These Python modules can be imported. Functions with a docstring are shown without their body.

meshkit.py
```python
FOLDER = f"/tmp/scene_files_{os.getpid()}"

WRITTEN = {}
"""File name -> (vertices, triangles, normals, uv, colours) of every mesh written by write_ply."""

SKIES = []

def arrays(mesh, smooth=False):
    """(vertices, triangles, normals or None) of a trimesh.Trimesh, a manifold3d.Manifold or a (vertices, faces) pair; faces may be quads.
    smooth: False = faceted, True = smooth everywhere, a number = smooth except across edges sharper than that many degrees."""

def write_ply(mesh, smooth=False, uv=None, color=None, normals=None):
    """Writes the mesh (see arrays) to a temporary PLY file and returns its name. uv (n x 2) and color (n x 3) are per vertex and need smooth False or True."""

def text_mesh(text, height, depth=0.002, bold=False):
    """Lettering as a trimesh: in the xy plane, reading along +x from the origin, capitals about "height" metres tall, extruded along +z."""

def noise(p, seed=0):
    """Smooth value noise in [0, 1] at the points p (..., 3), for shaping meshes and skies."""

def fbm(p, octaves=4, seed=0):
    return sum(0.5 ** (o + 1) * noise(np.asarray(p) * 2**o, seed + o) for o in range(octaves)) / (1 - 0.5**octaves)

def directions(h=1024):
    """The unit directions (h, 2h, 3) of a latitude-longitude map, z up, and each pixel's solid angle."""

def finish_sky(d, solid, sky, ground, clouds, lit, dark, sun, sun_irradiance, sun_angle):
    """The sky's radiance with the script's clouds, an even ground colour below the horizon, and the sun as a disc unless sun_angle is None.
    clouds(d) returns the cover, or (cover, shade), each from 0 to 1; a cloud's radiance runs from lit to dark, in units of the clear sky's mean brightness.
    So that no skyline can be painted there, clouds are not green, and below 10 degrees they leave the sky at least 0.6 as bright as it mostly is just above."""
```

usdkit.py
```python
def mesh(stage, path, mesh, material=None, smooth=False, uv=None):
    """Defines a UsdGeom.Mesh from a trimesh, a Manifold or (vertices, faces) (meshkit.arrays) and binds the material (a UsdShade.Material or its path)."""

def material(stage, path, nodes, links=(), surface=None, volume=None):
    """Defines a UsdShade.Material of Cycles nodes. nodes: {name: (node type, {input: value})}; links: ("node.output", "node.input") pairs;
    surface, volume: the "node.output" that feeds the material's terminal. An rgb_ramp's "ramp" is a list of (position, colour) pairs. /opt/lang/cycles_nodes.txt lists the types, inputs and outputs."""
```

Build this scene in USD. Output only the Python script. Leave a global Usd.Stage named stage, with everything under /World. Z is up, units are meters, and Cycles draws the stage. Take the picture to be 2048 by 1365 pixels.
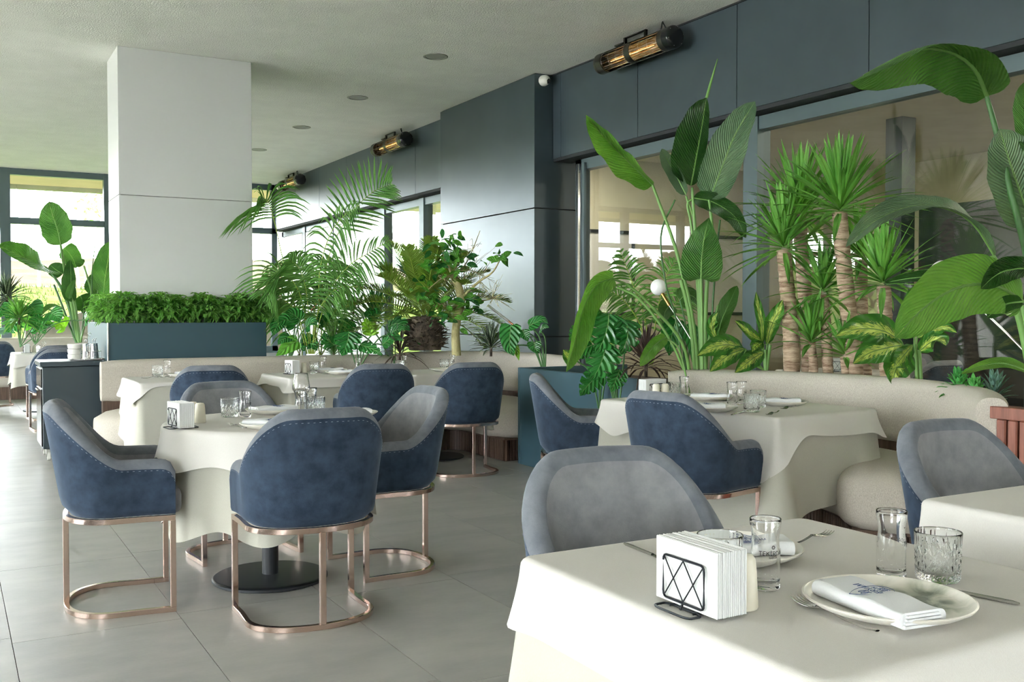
import math, random
import numpy as np
import trimesh
import shapely.geometry as sg
import manifold3d as m3
from pxr import Gf, Sdf, Usd, UsdGeom, UsdLux, UsdShade
import usdkit, meshkit

stage = Usd.Stage.CreateInMemory()
UsdGeom.SetStageUpAxis(stage, 'Z'); UsdGeom.SetStageMetersPerUnit(stage, 1.0)
UsdGeom.Xform.Define(stage, '/World'); UsdGeom.Scope.Define(stage, '/World/Looks')
PI = math.pi
RNG = random.Random(7)

# ------------------------------------------------------------------ camera, sky, sun, exposure
EYE, YAW, PITCH = (0.0, 0.0, 1.23), math.radians(29.57), math.radians(-1.57)
cam = UsdGeom.Camera.Define(stage, '/World/camera')
cam.CreateHorizontalApertureAttr(36.0); cam.CreateFocalLengthAttr(36.0 * 1990 / 2048)
cam.CreateClippingRangeAttr((0.05, 2000.0))
cam.CreateExposureAttr(1.36)
_f = np.array([math.sin(YAW) * math.cos(PITCH), math.cos(YAW) * math.cos(PITCH), math.sin(PITCH)])
_r = np.array([math.cos(YAW), -math.sin(YAW), 0.0]); _u = np.cross(_r, _f)
cam.AddTransformOp().Set(Gf.Matrix4d(*_r, 0, *_u, 0, *(-_f), 0, *EYE, 1))

dome = UsdLux.DomeLight.Define(stage, '/World/sky_light')
dome.CreateColorAttr((0.90, 0.96, 1.0)); dome.CreateIntensityAttr(3.4)
sun = UsdLux.DistantLight.Define(stage, '/World/sun_light')
sun.CreateAngleAttr(1.0); sun.CreateIntensityAttr(2.4); sun.CreateNormalizeAttr(True); sun.CreateColorAttr((1.0, 0.97, 0.92))
sun.AddRotateXYZOp().Set((-24.0, 12.0, 0.0))      # high sun beyond the far windows; the eaves keep it out of the room

# ------------------------------------------------------------------ helpers
used = {}
def numbered(parent, name):
    k = (parent, name); n = used.get(k, 0); used[k] = n + 1
    return name if n == 0 else f'{name}_{n:03d}'
def tag(prim, label=None, cat=None, group=None, kind=None):
    for k, v in (('label', label), ('category', cat), ('group', group), ('kind', kind)):
        if v: prim.SetCustomDataByKey(k, v)
    return prim
def xf(prim, loc=(0, 0, 0), rz=0.0, scale=1.0):
    x = UsdGeom.Xformable(prim)
    x.ClearXformOpOrder()
    x.AddTranslateOp().Set(Gf.Vec3d(*map(float, loc))); x.AddRotateZOp().Set(math.degrees(rz))
    s = (scale,) * 3 if np.ndim(scale) == 0 else scale
    x.AddScaleOp().Set(Gf.Vec3f(*map(float, s)))
def thing(name, label, cat, loc=(0, 0, 0), rz=0.0, group=None, kind=None, scale=1.0):
    p = UsdGeom.Xform.Define(stage, '/World/' + numbered('/World', name)).GetPrim()
    xf(p, loc, rz, scale); return tag(p, label, cat, group, kind)
def obj(name, mesh, mat, parent=None, smooth=False, uv=None, label=None, cat=None, group=None, kind=None):
    base = '/World' if parent is None else str(parent.GetPath())
    m = usdkit.mesh(stage, f'{base}/{numbered(base, name)}', mesh, M[mat], smooth, uv).GetPrim()
    return tag(m, label, cat, group, kind)
def copy_of(proto, loc, rz=0.0, label=None, group=None, scale=1.0, cat=None):
    was = proto.GetCustomData(); base = proto.GetName()
    base = base[:-4] if base[-4:-3] == '_' and base[-3:].isdigit() else base
    p = UsdGeom.Xform.Define(stage, '/World/' + numbered('/World', base)).GetPrim()
    p.GetReferences().AddInternalReference(proto.GetPath()); p.SetInstanceable(True)
    xf(p, loc, rz, scale)
    return tag(p, label or was.get('label'), cat or was.get('category'), group or was.get('group'))
class Set:
    """One of a kind built once; the first use moves it, the later ones are copies."""
    def __init__(s, build): s.build, s.proto = build, None
    def put(s, loc, rz=0.0, label=None, group=None, scale=1.0):
        if s.proto is None:
            s.proto = s.build(); xf(s.proto, loc, rz, scale); tag(s.proto, label, None, group); return s.proto
        return copy_of(s.proto, loc, rz, label, group, scale)

cat = trimesh.util.concatenate
def shift(m, v): m = m.copy(); m.apply_translation(v); return m
def turn(m, ang, ax=(0, 0, 1), at=(0, 0, 0)):
    m = m.copy(); m.apply_transform(trimesh.transformations.rotation_matrix(ang, ax, at)); return m
def box(x0, x1, y0, y1, z0, z1):
    return trimesh.creation.box(bounds=[[min(x0, x1), min(y0, y1), min(z0, z1)], [max(x0, x1), max(y0, y1), max(z0, z1)]])
def bbox(x0, x1, y0, y1, z0, z1, b=0.004):
    """A box with chamfered edges."""
    v = []
    for x, sx in ((x0, 1), (x1, -1)):
        for y, sy in ((y0, 1), (y1, -1)):
            for z, sz in ((z0, 1), (z1, -1)):
                v += [(x + sx * b, y + sy * b, z), (x + sx * b, y, z + sz * b), (x, y + sy * b, z + sz * b)]
    return trimesh.convex.convex_hull(np.array(v))
def rbox(x0, x1, y0, y1, z0, z1, r, n=16):
    v = []
    s = m3.Manifold.sphere(r, n)
    p = s.to_mesh().vert_properties[:, :3]
    for x in (x0 + r, x1 - r):
        for y in (y0 + r, y1 - r):
            for z in (z0 + r, z1 - r): v.append(p + [x, y, z])
    return trimesh.convex.convex_hull(np.vstack(v))
def grid_faces(n, m, wrap_n=False, wrap_m=False):
    i, j = np.meshgrid(np.arange(n if wrap_n else n - 1), np.arange(m if wrap_m else m - 1), indexing='ij')
    a = i * m + j; b = ((i + 1) % n) * m + j; c = ((i + 1) % n) * m + (j + 1) % m; d = i * m + (j + 1) % m
    return np.vstack([np.stack([a, b, c], -1).reshape(-1, 3), np.stack([a, c, d], -1).reshape(-1, 3)])
def tm(v, f): return trimesh.Trimesh(np.asarray(v, float).reshape(-1, 3), f, process=False)
def frames(p):
    p = np.asarray(p, float); t = np.gradient(p, axis=0); t /= np.linalg.norm(t, axis=1, keepdims=True) + 1e-12
    ref = np.array([0, 0, 1.0]) if abs(t[:, 2]).mean() < .9 else np.array([1.0, 0, 0])
    a = np.cross(t, ref); a /= np.linalg.norm(a, axis=1, keepdims=True) + 1e-12
    return t, a, np.cross(a, t)
def tube(p, r, sides=8, caps=True):
    p = np.asarray(p, float)
    if len(p) == 2: p = np.array([p[0], (p[0] + p[1]) / 2, p[1]])
    t, a, b = frames(p); n = len(p); r = np.interp(np.linspace(0, 1, n), np.linspace(0, 1, np.size(r)), np.ravel(r)) if np.ndim(r) else np.full(n, r)
    g = np.arange(sides) * 2 * PI / sides
    v = p[:, None] + r[:, None, None] * (np.cos(g)[None, :, None] * a[:, None] + np.sin(g)[None, :, None] * b[:, None])
    f = grid_faces(n, sides, wrap_m=True)[:, ::-1]; v = v.reshape(-1, 3)
    if caps:
        v = np.vstack([v, p[0], p[-1]]); k = np.arange(sides); k2 = (k + 1) % sides; e = (n - 1) * sides
        f = np.vstack([f, np.stack([np.full(sides, n * sides), k, k2], 1)[:, ::-1], np.stack([np.full(sides, n * sides + 1), e + k2, e + k], 1)[:, ::-1]])
    m = tm(v, f); m.fix_normals(); return m
def bez(pts, n=16):
    """A smooth curve through the points (Catmull-Rom)."""
    p = np.asarray(pts, float)
    if len(p) == 2: return p[0] + (p[1] - p[0]) * np.linspace(0, 1, n)[:, None]
    q = np.vstack([2 * p[0] - p[1], p, 2 * p[-1] - p[-2]]); out = []
    u = np.linspace(0, len(p) - 1, n)
    for x in u:
        i = min(int(x), len(p) - 2); t = x - i; a, b, c, d = q[i:i + 4]
        out.append(.5 * (2 * b + (c - a) * t + (2 * a - 5 * b + 4 * c - d) * t * t + (3 * b - a - 3 * c + d) * t ** 3))
    return np.array(out)
def lathe(prof, n=32, close=True):
    """prof: (r, z) from the bottom axis round to the top; a closed skin."""
    p = np.asarray(prof, float); g = np.arange(n) * 2 * PI / n
    v = np.stack([p[:, None, 0] * np.cos(g), p[:, None, 0] * np.sin(g), np.broadcast_to(p[:, None, 1], (len(p), n))], -1)
    f = grid_faces(len(p), n, wrap_m=True)[:, ::-1]
    m = tm(v, f); m.merge_vertices(); m.update_faces(m.nondegenerate_faces()); m.fix_normals(); return m
def ball(c, r, n=3): m = trimesh.creation.icosphere(n, r); m.apply_translation(c); return m
def sweep(profile, path, scale=None, up=None):
    """profile: closed (a, z) loop, a across the path to its left... path: 2D or 3D points; scale: per-point shrink about the profile's centre."""
    p = np.asarray(path, float)
    if p.shape[1] == 2: p = np.c_[p, np.zeros(len(p))]
    pr = np.asarray(profile, float); c = (pr.max(0) + pr.min(0)) / 2
    t = np.gradient(p, axis=0); t /= np.linalg.norm(t, axis=1, keepdims=True)
    a = np.stack([t[:, 1], -t[:, 0], np.zeros(len(p))], 1); a /= np.linalg.norm(a, axis=1, keepdims=True)
    s = np.ones(len(p)) if scale is None else np.asarray(scale, float)
    q = c + (pr[None] - c) * s[:, None, None]
    v = p[:, None] + q[..., :1] * a[:, None] + q[..., 1:] * np.array([0, 0, 1.0])
    n, k = len(p), len(pr); f = grid_faces(n, k, wrap_m=True)
    v = np.vstack([v.reshape(-1, 3), v[0].mean(0), v[-1].mean(0)]); i = np.arange(k); j = (i + 1) % k; e = (n - 1) * k
    f = np.vstack([f, np.stack([np.full(k, n * k), i, j], 1), np.stack([np.full(k, n * k + 1), e + j, e + i], 1)])
    m = tm(v, f); m.fix_normals(); return m
def round_ends(n, k=5, lo=.35):
    """Per-point shrink that rounds off both ends of a sweep."""
    s = np.ones(n); e = lo + (1 - lo) * np.sqrt(1 - (1 - (np.arange(k) + .0) / k) ** 2); s[:k] = e; s[-k:] = e[::-1]; return s
def rrect(w0, w1, z0, z1, r, n=5):
    out = []
    for cx, cz, g in ((w1 - r, z1 - r, 0), (w0 + r, z1 - r, PI / 2), (w0 + r, z0 + r, PI), (w1 - r, z0 + r, 1.5 * PI)):
        out += [(cx + r * math.cos(g + q), cz + r * math.sin(g + q)) for q in np.linspace(0, PI / 2, n)]
    return out
def resample(p, n):
    p = np.asarray(p, float); d = np.r_[0, np.cumsum(np.linalg.norm(np.diff(p, axis=0), axis=1))]
    return np.stack([np.interp(np.linspace(0, d[-1], n), d, p[:, k]) for k in range(p.shape[1])], 1)
def arc(cx, cy, r, g0, g1, n): return [(cx + r * math.cos(math.radians(g)), cy + r * math.sin(math.radians(g))) for g in np.linspace(g0, g1, n)]

def smooth01(x): x = np.clip(x, 0, 1); return x * x * (3 - 2 * x)

# ------------------------------------------------------------------ materials
M = {}
def lin(c):
    c = np.asarray(c, float) / 255.0
    return tuple(np.where(c <= .04045, c / 12.92, ((c + .055) / 1.055) ** 2.4))
def mat(name, nodes, links, surface='p.BSDF'):
    M[name] = usdkit.material(stage, '/World/Looks/' + name, nodes, links, surface=surface)
def plain(name, rgb, rough=.5, **kw):
    mat(name, {'p': ('principled_bsdf', dict(base_color=lin(rgb), roughness=rough, **kw))}, [])
def noisy(name, rgb1, rgb2, scale=5, rough=.5, bump=0.0, bscale=None, detail=4, stretch=(1, 1, 1), lo=.35, hi=.65, world=True, dist=.01, **kw):
    nodes = {'g': ('geometry', {}) if world else ('texture_coordinate', {}), 'm': ('mapping', {'scale': stretch}),
             'n': ('noise_texture', {'scale': float(scale), 'detail': float(detail), 'roughness': .6}),
             'r': ('rgb_ramp', {'ramp': [(lo, lin(rgb1)), (hi, lin(rgb2))]}), 'p': ('principled_bsdf', dict(roughness=rough, **kw))}
    links = [('g.position' if world else 'g.object', 'm.vector'), ('m.vector', 'n.vector'), ('n.fac', 'r.fac'), ('r.color', 'p.base_color')]
    if bump:
        nodes['n2'] = ('noise_texture', {'scale': float(bscale or scale * 8), 'detail': 3.0}); nodes['b'] = ('bump', {'strength': bump, 'distance': dist})
        links += [('m.vector', 'n2.vector'), ('n2.fac', 'b.height'), ('b.normal', 'p.normal')]
    mat(name, nodes, links)
def weave(name, rgb1, rgb2, fine=900.0, rough=.9, bump=.15, patch=3.0, stretch=(1, 1, .25), **kw):
    nodes = {'g': ('geometry', {}), 'm': ('mapping', {'scale': stretch}), 'n': ('noise_texture', {'scale': fine, 'detail': 2.0}), 'w': ('noise_texture', {'scale': patch, 'detail': 3.0}),
             'x': ('mix', {'fac': .35}), 'r': ('rgb_ramp', {'ramp': [(.38, lin(rgb1)), (.62, lin(rgb2))]}),
             'b': ('bump', {'strength': bump, 'distance': .002}), 'p': ('principled_bsdf', dict(roughness=rough, specular_ior_level=.2, **kw))}
    mat(name, nodes, [('g.position', 'm.vector'), ('m.vector', 'n.vector'), ('g.position', 'w.vector'), ('n.color', 'x.color1'), ('w.color', 'x.color2'), ('x.color', 'r.fac'),
                      ('n.fac', 'b.height'), ('b.normal', 'p.normal'), ('r.color', 'p.base_color')])
noisy('ceiling_plaster', (227, 226, 219), (234, 233, 226), 3, .9, .6, 80, dist=.01)
noisy('floor_tile', (160, 159, 154), (176, 174, 168), 2.2, .42, .05, 60, detail=8, stretch=(1, 1.8, 1), specular_ior_level=.32)
noisy('floor_tile_b', (157, 156, 152), (172, 170, 165), 2.6, .42, .05, 60, detail=8, stretch=(1, 1.8, 1), specular_ior_level=.32)
plain('grout', (70, 70, 68), .9)
noisy('slate_panel', (62, 74, 80), (67, 80, 86), 2, .34, specular_ior_level=.65, metallic=.25)
noisy('pillar_panel', (64, 77, 83), (69, 82, 88), 2, .30, specular_ior_level=.8, metallic=.35)
plain('frame_metal', (88, 103, 106), .38, metallic=.3)
plain('white_panel', (206, 207, 205), .3, specular_ior_level=.5)
plain('joint_dark', (38, 42, 45), .8)
plain('joint_light', (150, 150, 146), .8)
plain('planter_blue', (50, 78, 88), .5)
plain('trolley_grey', (58, 69, 74), .3)
noisy('velvet_navy', (40, 52, 68), (62, 76, 94), 16, .85, .1, 300, detail=6, lo=.3, hi=.72, sheen_weight=.75, sheen_roughness=.35, sheen_tint=lin((160, 174, 196)), specular_ior_level=.15)
noisy('velvet_grey', (124, 125, 129), (146, 147, 150), 16, .85, .1, 300, detail=6, lo=.3, hi=.72, sheen_weight=.4, sheen_roughness=.4, sheen_tint=lin((190, 191, 194)), specular_ior_level=.15)
noisy('velvet_rim', (98, 103, 111), (124, 128, 134), 16, .85, .1, 300, detail=6, lo=.3, hi=.72, sheen_weight=.4, sheen_roughness=.4, sheen_tint=lin((190, 191, 194)), specular_ior_level=.15)
plain('thread', (168, 174, 186), .8)
plain('copper_chrome', (220, 194, 182), .14, metallic=1.0)
plain('chrome', (205, 205, 205), .12, metallic=1.0)
plain('steel', (200, 198, 192), .18, metallic=1.0)
plain('cutlery_steel', (186, 184, 180), .2, metallic=1.0)
plain('brass', (205, 160, 90), .25, metallic=1.0)
plain('copper', (214, 150, 112), .25, metallic=1.0)
plain('black_metal', (34, 38, 42), .4)
plain('black_gloss', (22, 24, 26), .15)
plain('wire_black', (40, 44, 50), .45, metallic=.5)
weave('cloth_top', (211, 207, 201), (219, 216, 210))
weave('cloth_under', (186, 184, 171), (196, 194, 182))
weave('napkin_cloth', (228, 230, 232), (236, 237, 238), rough=.95)
weave('bench_fabric', (172, 164, 152), (208, 201, 190), fine=520.0, bump=.35, patch=220.0, stretch=(1, 1, .22))
plain('paper_white', (222, 223, 222), .85)
plain('ceramic_white', (222, 220, 212), .25)
plain('cream_ceramic', (232, 226, 208), .35)
plain('ink_blue', (62, 84, 130), .7)
plain('ink_black', (30, 30, 32), .6)
mat('glass', {'p': ('principled_bsdf', {'base_color': (1, 1, 1), 'roughness': 0.0, 'ior': 1.45, 'transmission_weight': 1.0})}, [])
mat('glass_tint', {'p': ('principled_bsdf', {'base_color': (.985, 1, 1), 'roughness': 0.0, 'ior': 1.45, 'transmission_weight': 1.0})}, [])
def pane(name, f0, tint):
    mat(name, {'f': ('layer_weight', {'blend': .5}), 'p5': ('math', {'math_type': 'power', 'value2': 4.0}), 'k': ('math', {'math_type': 'multiply_add', 'value2': .9 - f0, 'value3': f0}), 't': ('transparent_bsdf', {'color': tint}),
               'g': ('glossy_bsdf', {'color': (1, 1, 1), 'roughness': 0.0}), 'x': ('mix_closure', {})},
        [('f.facing', 'p5.value1'), ('p5.value', 'k.value1'), ('k.value', 'x.fac'), ('t.BSDF', 'x.closure1'), ('g.BSDF', 'x.closure2')], 'x.closure')
pane('pane_clear', .02, (.99, .99, .985)); pane('pane_tinted', .06, (.92, .93, .90))
noisy('wood_red', (110, 62, 48), (150, 92, 74), 14, .45, .1, 40, stretch=(3, 3, .25), lo=.3, hi=.7)
noisy('wood_dark', (66, 50, 42), (104, 82, 68), 14, .5, .1, 40, stretch=(3, 3, .25), lo=.3, hi=.7)
noisy('wood_leg', (150, 118, 92), (172, 140, 112), 10, .5, stretch=(3, 3, .25))
noisy('soil', (48, 40, 32), (78, 66, 54), 30, .95, .6, 80)
mat('globe_glass', {'p': ('principled_bsdf', {'base_color': lin((244, 244, 242)), 'roughness': .35, 'subsurface_weight': .0})}, [])
noisy('beige_wall', (205, 198, 172), (214, 208, 184), 3, .85)
plain('wall_white', (234, 233, 228), .9)
noisy('inner_floor', (120, 112, 100), (134, 126, 112), 3, .4)

# ------------------------------------------------------------------ the setting
ZC = 3.55                                   # ceiling
XL, XW, XG = -11.0, 5.15, 5.27               # left glazing, fascia face, right-hand glass
YB, YF = -6.0, 17.75                        # glazing behind the camera, far glazing
fl = thing('floor', 'grey stone-look floor tiles laid in long rows across the dining room', 'floor', kind='structure')
obj('bed', box(XL - .2, 12.4, YB - .2, YF + .3, -.3, -.012), 'grout', fl)
TX, TY0, TW, TL = .1935, 2.96, .612, 1.19
for i in range(-4, 7):
    for j in range(-2, 12):
        x0, y0 = TX + i * TW, TY0 + j * TL + (.04 if i % 2 else -.03)
        if y0 > YF - .2 or (i < -1 and j < 1): continue
        m = trimesh.creation.box(bounds=[[x0 + .0013, y0 + .0013, -.013], [x0 + TW - .0013, min(y0 + TL, YF) - .0013, 0.0]])
        obj('tile', m, 'floor_tile' if (i * 7 + j * 5) % 3 else 'floor_tile_b', fl)
rest = [box(XL, TX - 4 * TW, YB, YF, -.013, 0), box(TX + 7 * TW, 5.3, YB, YF, -.013, 0), box(TX - 4 * TW, TX + 7 * TW, YB, TY0 - 2 * TL - .04, -.013, 0)]
obj('tile_field', cat(rest), 'floor_tile', fl, kind='stuff')

cl = thing('ceiling', 'rough grey plaster ceiling over the dining room', 'ceiling', kind='structure')
obj('plaster', box(XL - .3, XW + .3, YB - .3, YF + .2, ZC, ZC + .25), 'ceiling_plaster', cl)
obj('shadow_gap', box(XW - .012, XW, YB, 8.27, ZC - .012, ZC), 'joint_dark', cl)

# right-hand wall: slate fascia panels over the glazing
wr = thing('wall_right', 'slate grey metal panels over the right-hand glazing', 'wall', kind='structure')
obj('core', box(XW + .03, XW + .35, YB, YF, 2.74, ZC), 'joint_dark', wr)
ys = [8.27 - .13] + [8.1 - k * 1.226 for k in range(1, 12)]
ys = [8.27, 8.13] + [8.13 - 1.226 * k for k in range(1, 16)]
for a, b in zip(ys[1:], ys[:-1]): obj('panel', bbox(XW, XW + .03, a + .003, b - .003, 2.74, ZC, .0015), 'slate_panel', wr)
yf = [10.3 + 1.24 * k for k in range(7)]
for a, b in zip(yf[:-1], yf[1:]): obj('panel', bbox(XW, XW + .03, a + .003, min(b, YF) - .003, 2.74, ZC, .0015), 'slate_panel', wr)
obj('soffit', box(XW + .01, XG + .1, YB, YF, 2.71, 2.745), 'joint_dark', wr)
obj('lower_wall', box(XW + .02, XW + .3, YB, YF, 0, .35), 'slate_panel', wr)

def window(n, label, plane, at, edges, z0, z1, transoms, pane, fw=.09, fd=.1, out=1):
    """A glazed bay: a frame round it, mullions at the inner edges, transoms and panes. plane 'x': runs along y at x=at; 'y': along x at y=at."""
    w = thing(f'window_{n}', label, 'window', kind='structure')
    def bx(a0, a1, b0, b1, c0, c1): return box(b0, b1, a0, a1, c0, c1) if plane == 'x' else box(a0, a1, b0, b1, c0, c1)
    lo, hi = edges[0], edges[-1]; d0, d1 = sorted((at, at + out * fd))
    obj('frame', cat([bx(lo, hi, d0, d1, z1 - fw, z1), bx(lo, hi, d0, d1, z0, z0 + fw), bx(lo, lo + fw, d0, d1, z0, z1), bx(hi - fw, hi, d0, d1, z0, z1)]), 'frame_metal', w)
    for e in edges[1:-1]: obj('mullion', bx(e - fw * .75, e + fw * .75, d0 - .015, d1 + .015, z0, z1), 'frame_metal', w)
    for t in transoms: obj('transom', bx(lo, hi, d0, d1, t - .05, t + .05), 'frame_metal', w)
    zz = [z0] + list(transoms) + [z1]
    for a, b in zip(edges[:-1], edges[1:]):
        for c, d in zip(zz[:-1], zz[1:]):
            m = (d0 + d1) / 2; obj('pane', bx(a, b, m - .004, m + .004, c, d), pane, w)
    return w
window(1, 'tall tinted glass panes behind the planting on the right', 'x', XG, [-3.6, -1.3, 1.0, 3.36, 5.64, 8.05], .3, 2.7, [], 'pane_tinted', .1, .1)
window(2, 'glass doors and panes beyond the slate pillar', 'x', XG, [10.4, 11.6, 12.9, 15.0, 16.4, 17.7], .3, 2.7, [], 'pane_tinted', .09, .1)
window(3, 'far glazing with dark mullions looking onto the bright lawn', 'y', YF, [-11.0, -8.54, -6.98, -5.42, -3.86, -2.3, -.74, .82, 2.36, 3.92, 5.2], .55, ZC, [2.72], 'pane_clear', .1, .12)
window(4, 'glazed left side of the dining room', 'x', XL, [2.0, 5.0, 8.0, 11.2], .1, ZC, [2.72], 'pane_clear', .09, .12, -1)
window(5, 'glazing at the far end of the wall behind the camera', 'y', YB, [-10.9, -8.0, -5.1], .1, ZC, [2.72], 'pane_clear', .09, .12, -1)
bw = thing('wall_left', 'plain pale wall on the left beside the camera', 'wall', kind='structure')
obj('plaster', cat([box(XL - .2, XL, YB - .2, 2.0, 0, ZC), box(XL - .2, XL, 11.2, YF + .2, 0, ZC), box(-5.1, XW + .3, YB - .2, YB, 0, ZC)]), 'wall_white', bw)
# bright vertical trim of the sliding door next to the pillar
tr = thing('trim_1', 'slim chrome door edge beside the slate pillar', 'trim', kind='structure')
obj('edge', bbox(XG - .03, XG, 7.96, 8.0, .3, 2.66, .003), 'chrome', tr)
obj('edge', bbox(XG - .03, XG, 7.86, 7.9, .3, 2.66, .003), 'frame_metal', tr)
tr = thing('trim_2', 'bright white door leaves beyond the slate pillar', 'trim', kind='structure')
for a, b in ((12.95, 14.9), (15.05, 16.3), (16.5, 17.6)): obj('leaf', bbox(XG - .012, XG, a, b, .3, 2.6, .003), 'white_panel', tr)
lw = thing('wall_far', 'low pale wall under the far glazing', 'wall', kind='structure')
obj('parapet', box(XL, XW + .3, YF, YF + .14, 0, .55), 'white_panel', lw)
obj('ledge', box(XL, XW + .3, YF - .1, YF + .16, .53, .56), 'frame_metal', lw)

# slate pillar
pl = thing('slate_pillar', 'wide slate grey metal-clad pillar standing against the right-hand wall', 'pillar')
PX, PY0, PY1 = 4.94, 8.27, 10.37
obj('core', box(PX + .02, XG + .3, PY0 + .02, PY1 - .02, 0, ZC), 'joint_dark', pl)
for z0, z1 in ((0, 1.0), (1.009, 2.247), (2.256, ZC - .012)):
    obj('panel', bbox(PX, XG + .3, PY0, PY1, z0, z1, .002), 'pillar_panel', pl)
# white column
wc = thing('white_column', 'square white panelled column rising from the clipped green planter', 'column')
obj('core', box(1.32, 2.46, 9.24, 9.85, .3, ZC), 'joint_light', wc)
for z0, z1 in ((.3, 2.264), (2.270, ZC)):
    obj('panel', bbox(1.31, 2.47, 9.23, 9.86, z0, z1, .002), 'white_panel', wc)

# the restaurant behind the right-hand glass
inn = thing('wall_inner', 'beige walls and ceiling of the room behind the right-hand glass', 'wall', kind='structure')
obj('back_wall', box(11.0, 11.2, -4, 18, 0, 3.3), 'beige_wall', inn)
obj('end_wall', box(5.3, 11.2, 10.4, 10.55, 0, 3.3), 'beige_wall', inn)
obj('end_wall', box(5.3, 11.2, -4.0, -3.9, 0, 3.3), 'beige_wall', inn)
obj('inner_ceiling', box(5.45, 11.2, -4, 18, 3.2, 3.4), 'beige_wall', inn)
obj('inner_floor', box(5.31, 11.2, -4, 18, -.02, .005), 'inner_floor', inn)
obj('partition', box(8.3, 8.5, 6.75, 6.95, 0, 3.2), 'slate_panel', inn)
obj('dark_niche', box(8.5, 10.9, 4.3, 6.7, 0, 2.3), 'black_metal', inn)

# lamps in that room: square ceiling panels and framed pictures on its walls
mat('lamp_panel', {'e': ('emission', {'color': (1, .94, .82), 'strength': 25.0})}, [], 'e.emission')
for k, (x, y) in enumerate(((6.3, 9.3), (7.2, 3.3), (9.9, .6), (10.2, 4.6))):
    t = thing('ceiling_panel_lamp', f'square ceiling lamp {("near the pillar end", "by the glass on the right", "far off to the right", "over the dark niche")[k]} in the room behind the glass', 'ceiling light', (x, y, 3.2))
    obj('frame', cat([box(-.32, .32, -.32, -.3, -.02, 0), box(-.32, .32, .3, .32, -.02, 0), box(-.32, -.3, -.3, .3, -.02, 0), box(.3, .32, -.3, .3, -.02, 0)]), 'white_panel', t); obj('diffuser', box(-.3, .3, -.3, .3, -.012, -.004), 'lamp_panel', t)
for k, (x, y) in enumerate(((7.2, 10.4), (9.3, 10.4))):
    t = thing('framed_picture', f'dark-framed picture on the beige wall behind the glass, {("nearer the glass", "farther back")[k]}', 'picture', (x, y, 1.25))
    obj('frame', cat([box(-.5, .5, -.03, 0, -.04, 0), box(-.5, .5, -.03, 0, 1.0, 1.04), box(-.5, -.46, -.03, 0, 0, 1.0), box(.46, .5, -.03, 0, 0, 1.0)]), 'black_metal', t); obj('print', box(-.46, .46, -.012, -.002, 0, 1.0), 'ceramic_white', t)

noisy('eave_plaster', (206, 180, 156), (214, 188, 164), 2, .9); plain('eave_edge', (166, 170, 140), .8)
plain('marker_red', (214, 90, 70), .6)
# a laid table in that room, seen through the planting
INNER = (6.75, 6.1)

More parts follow.
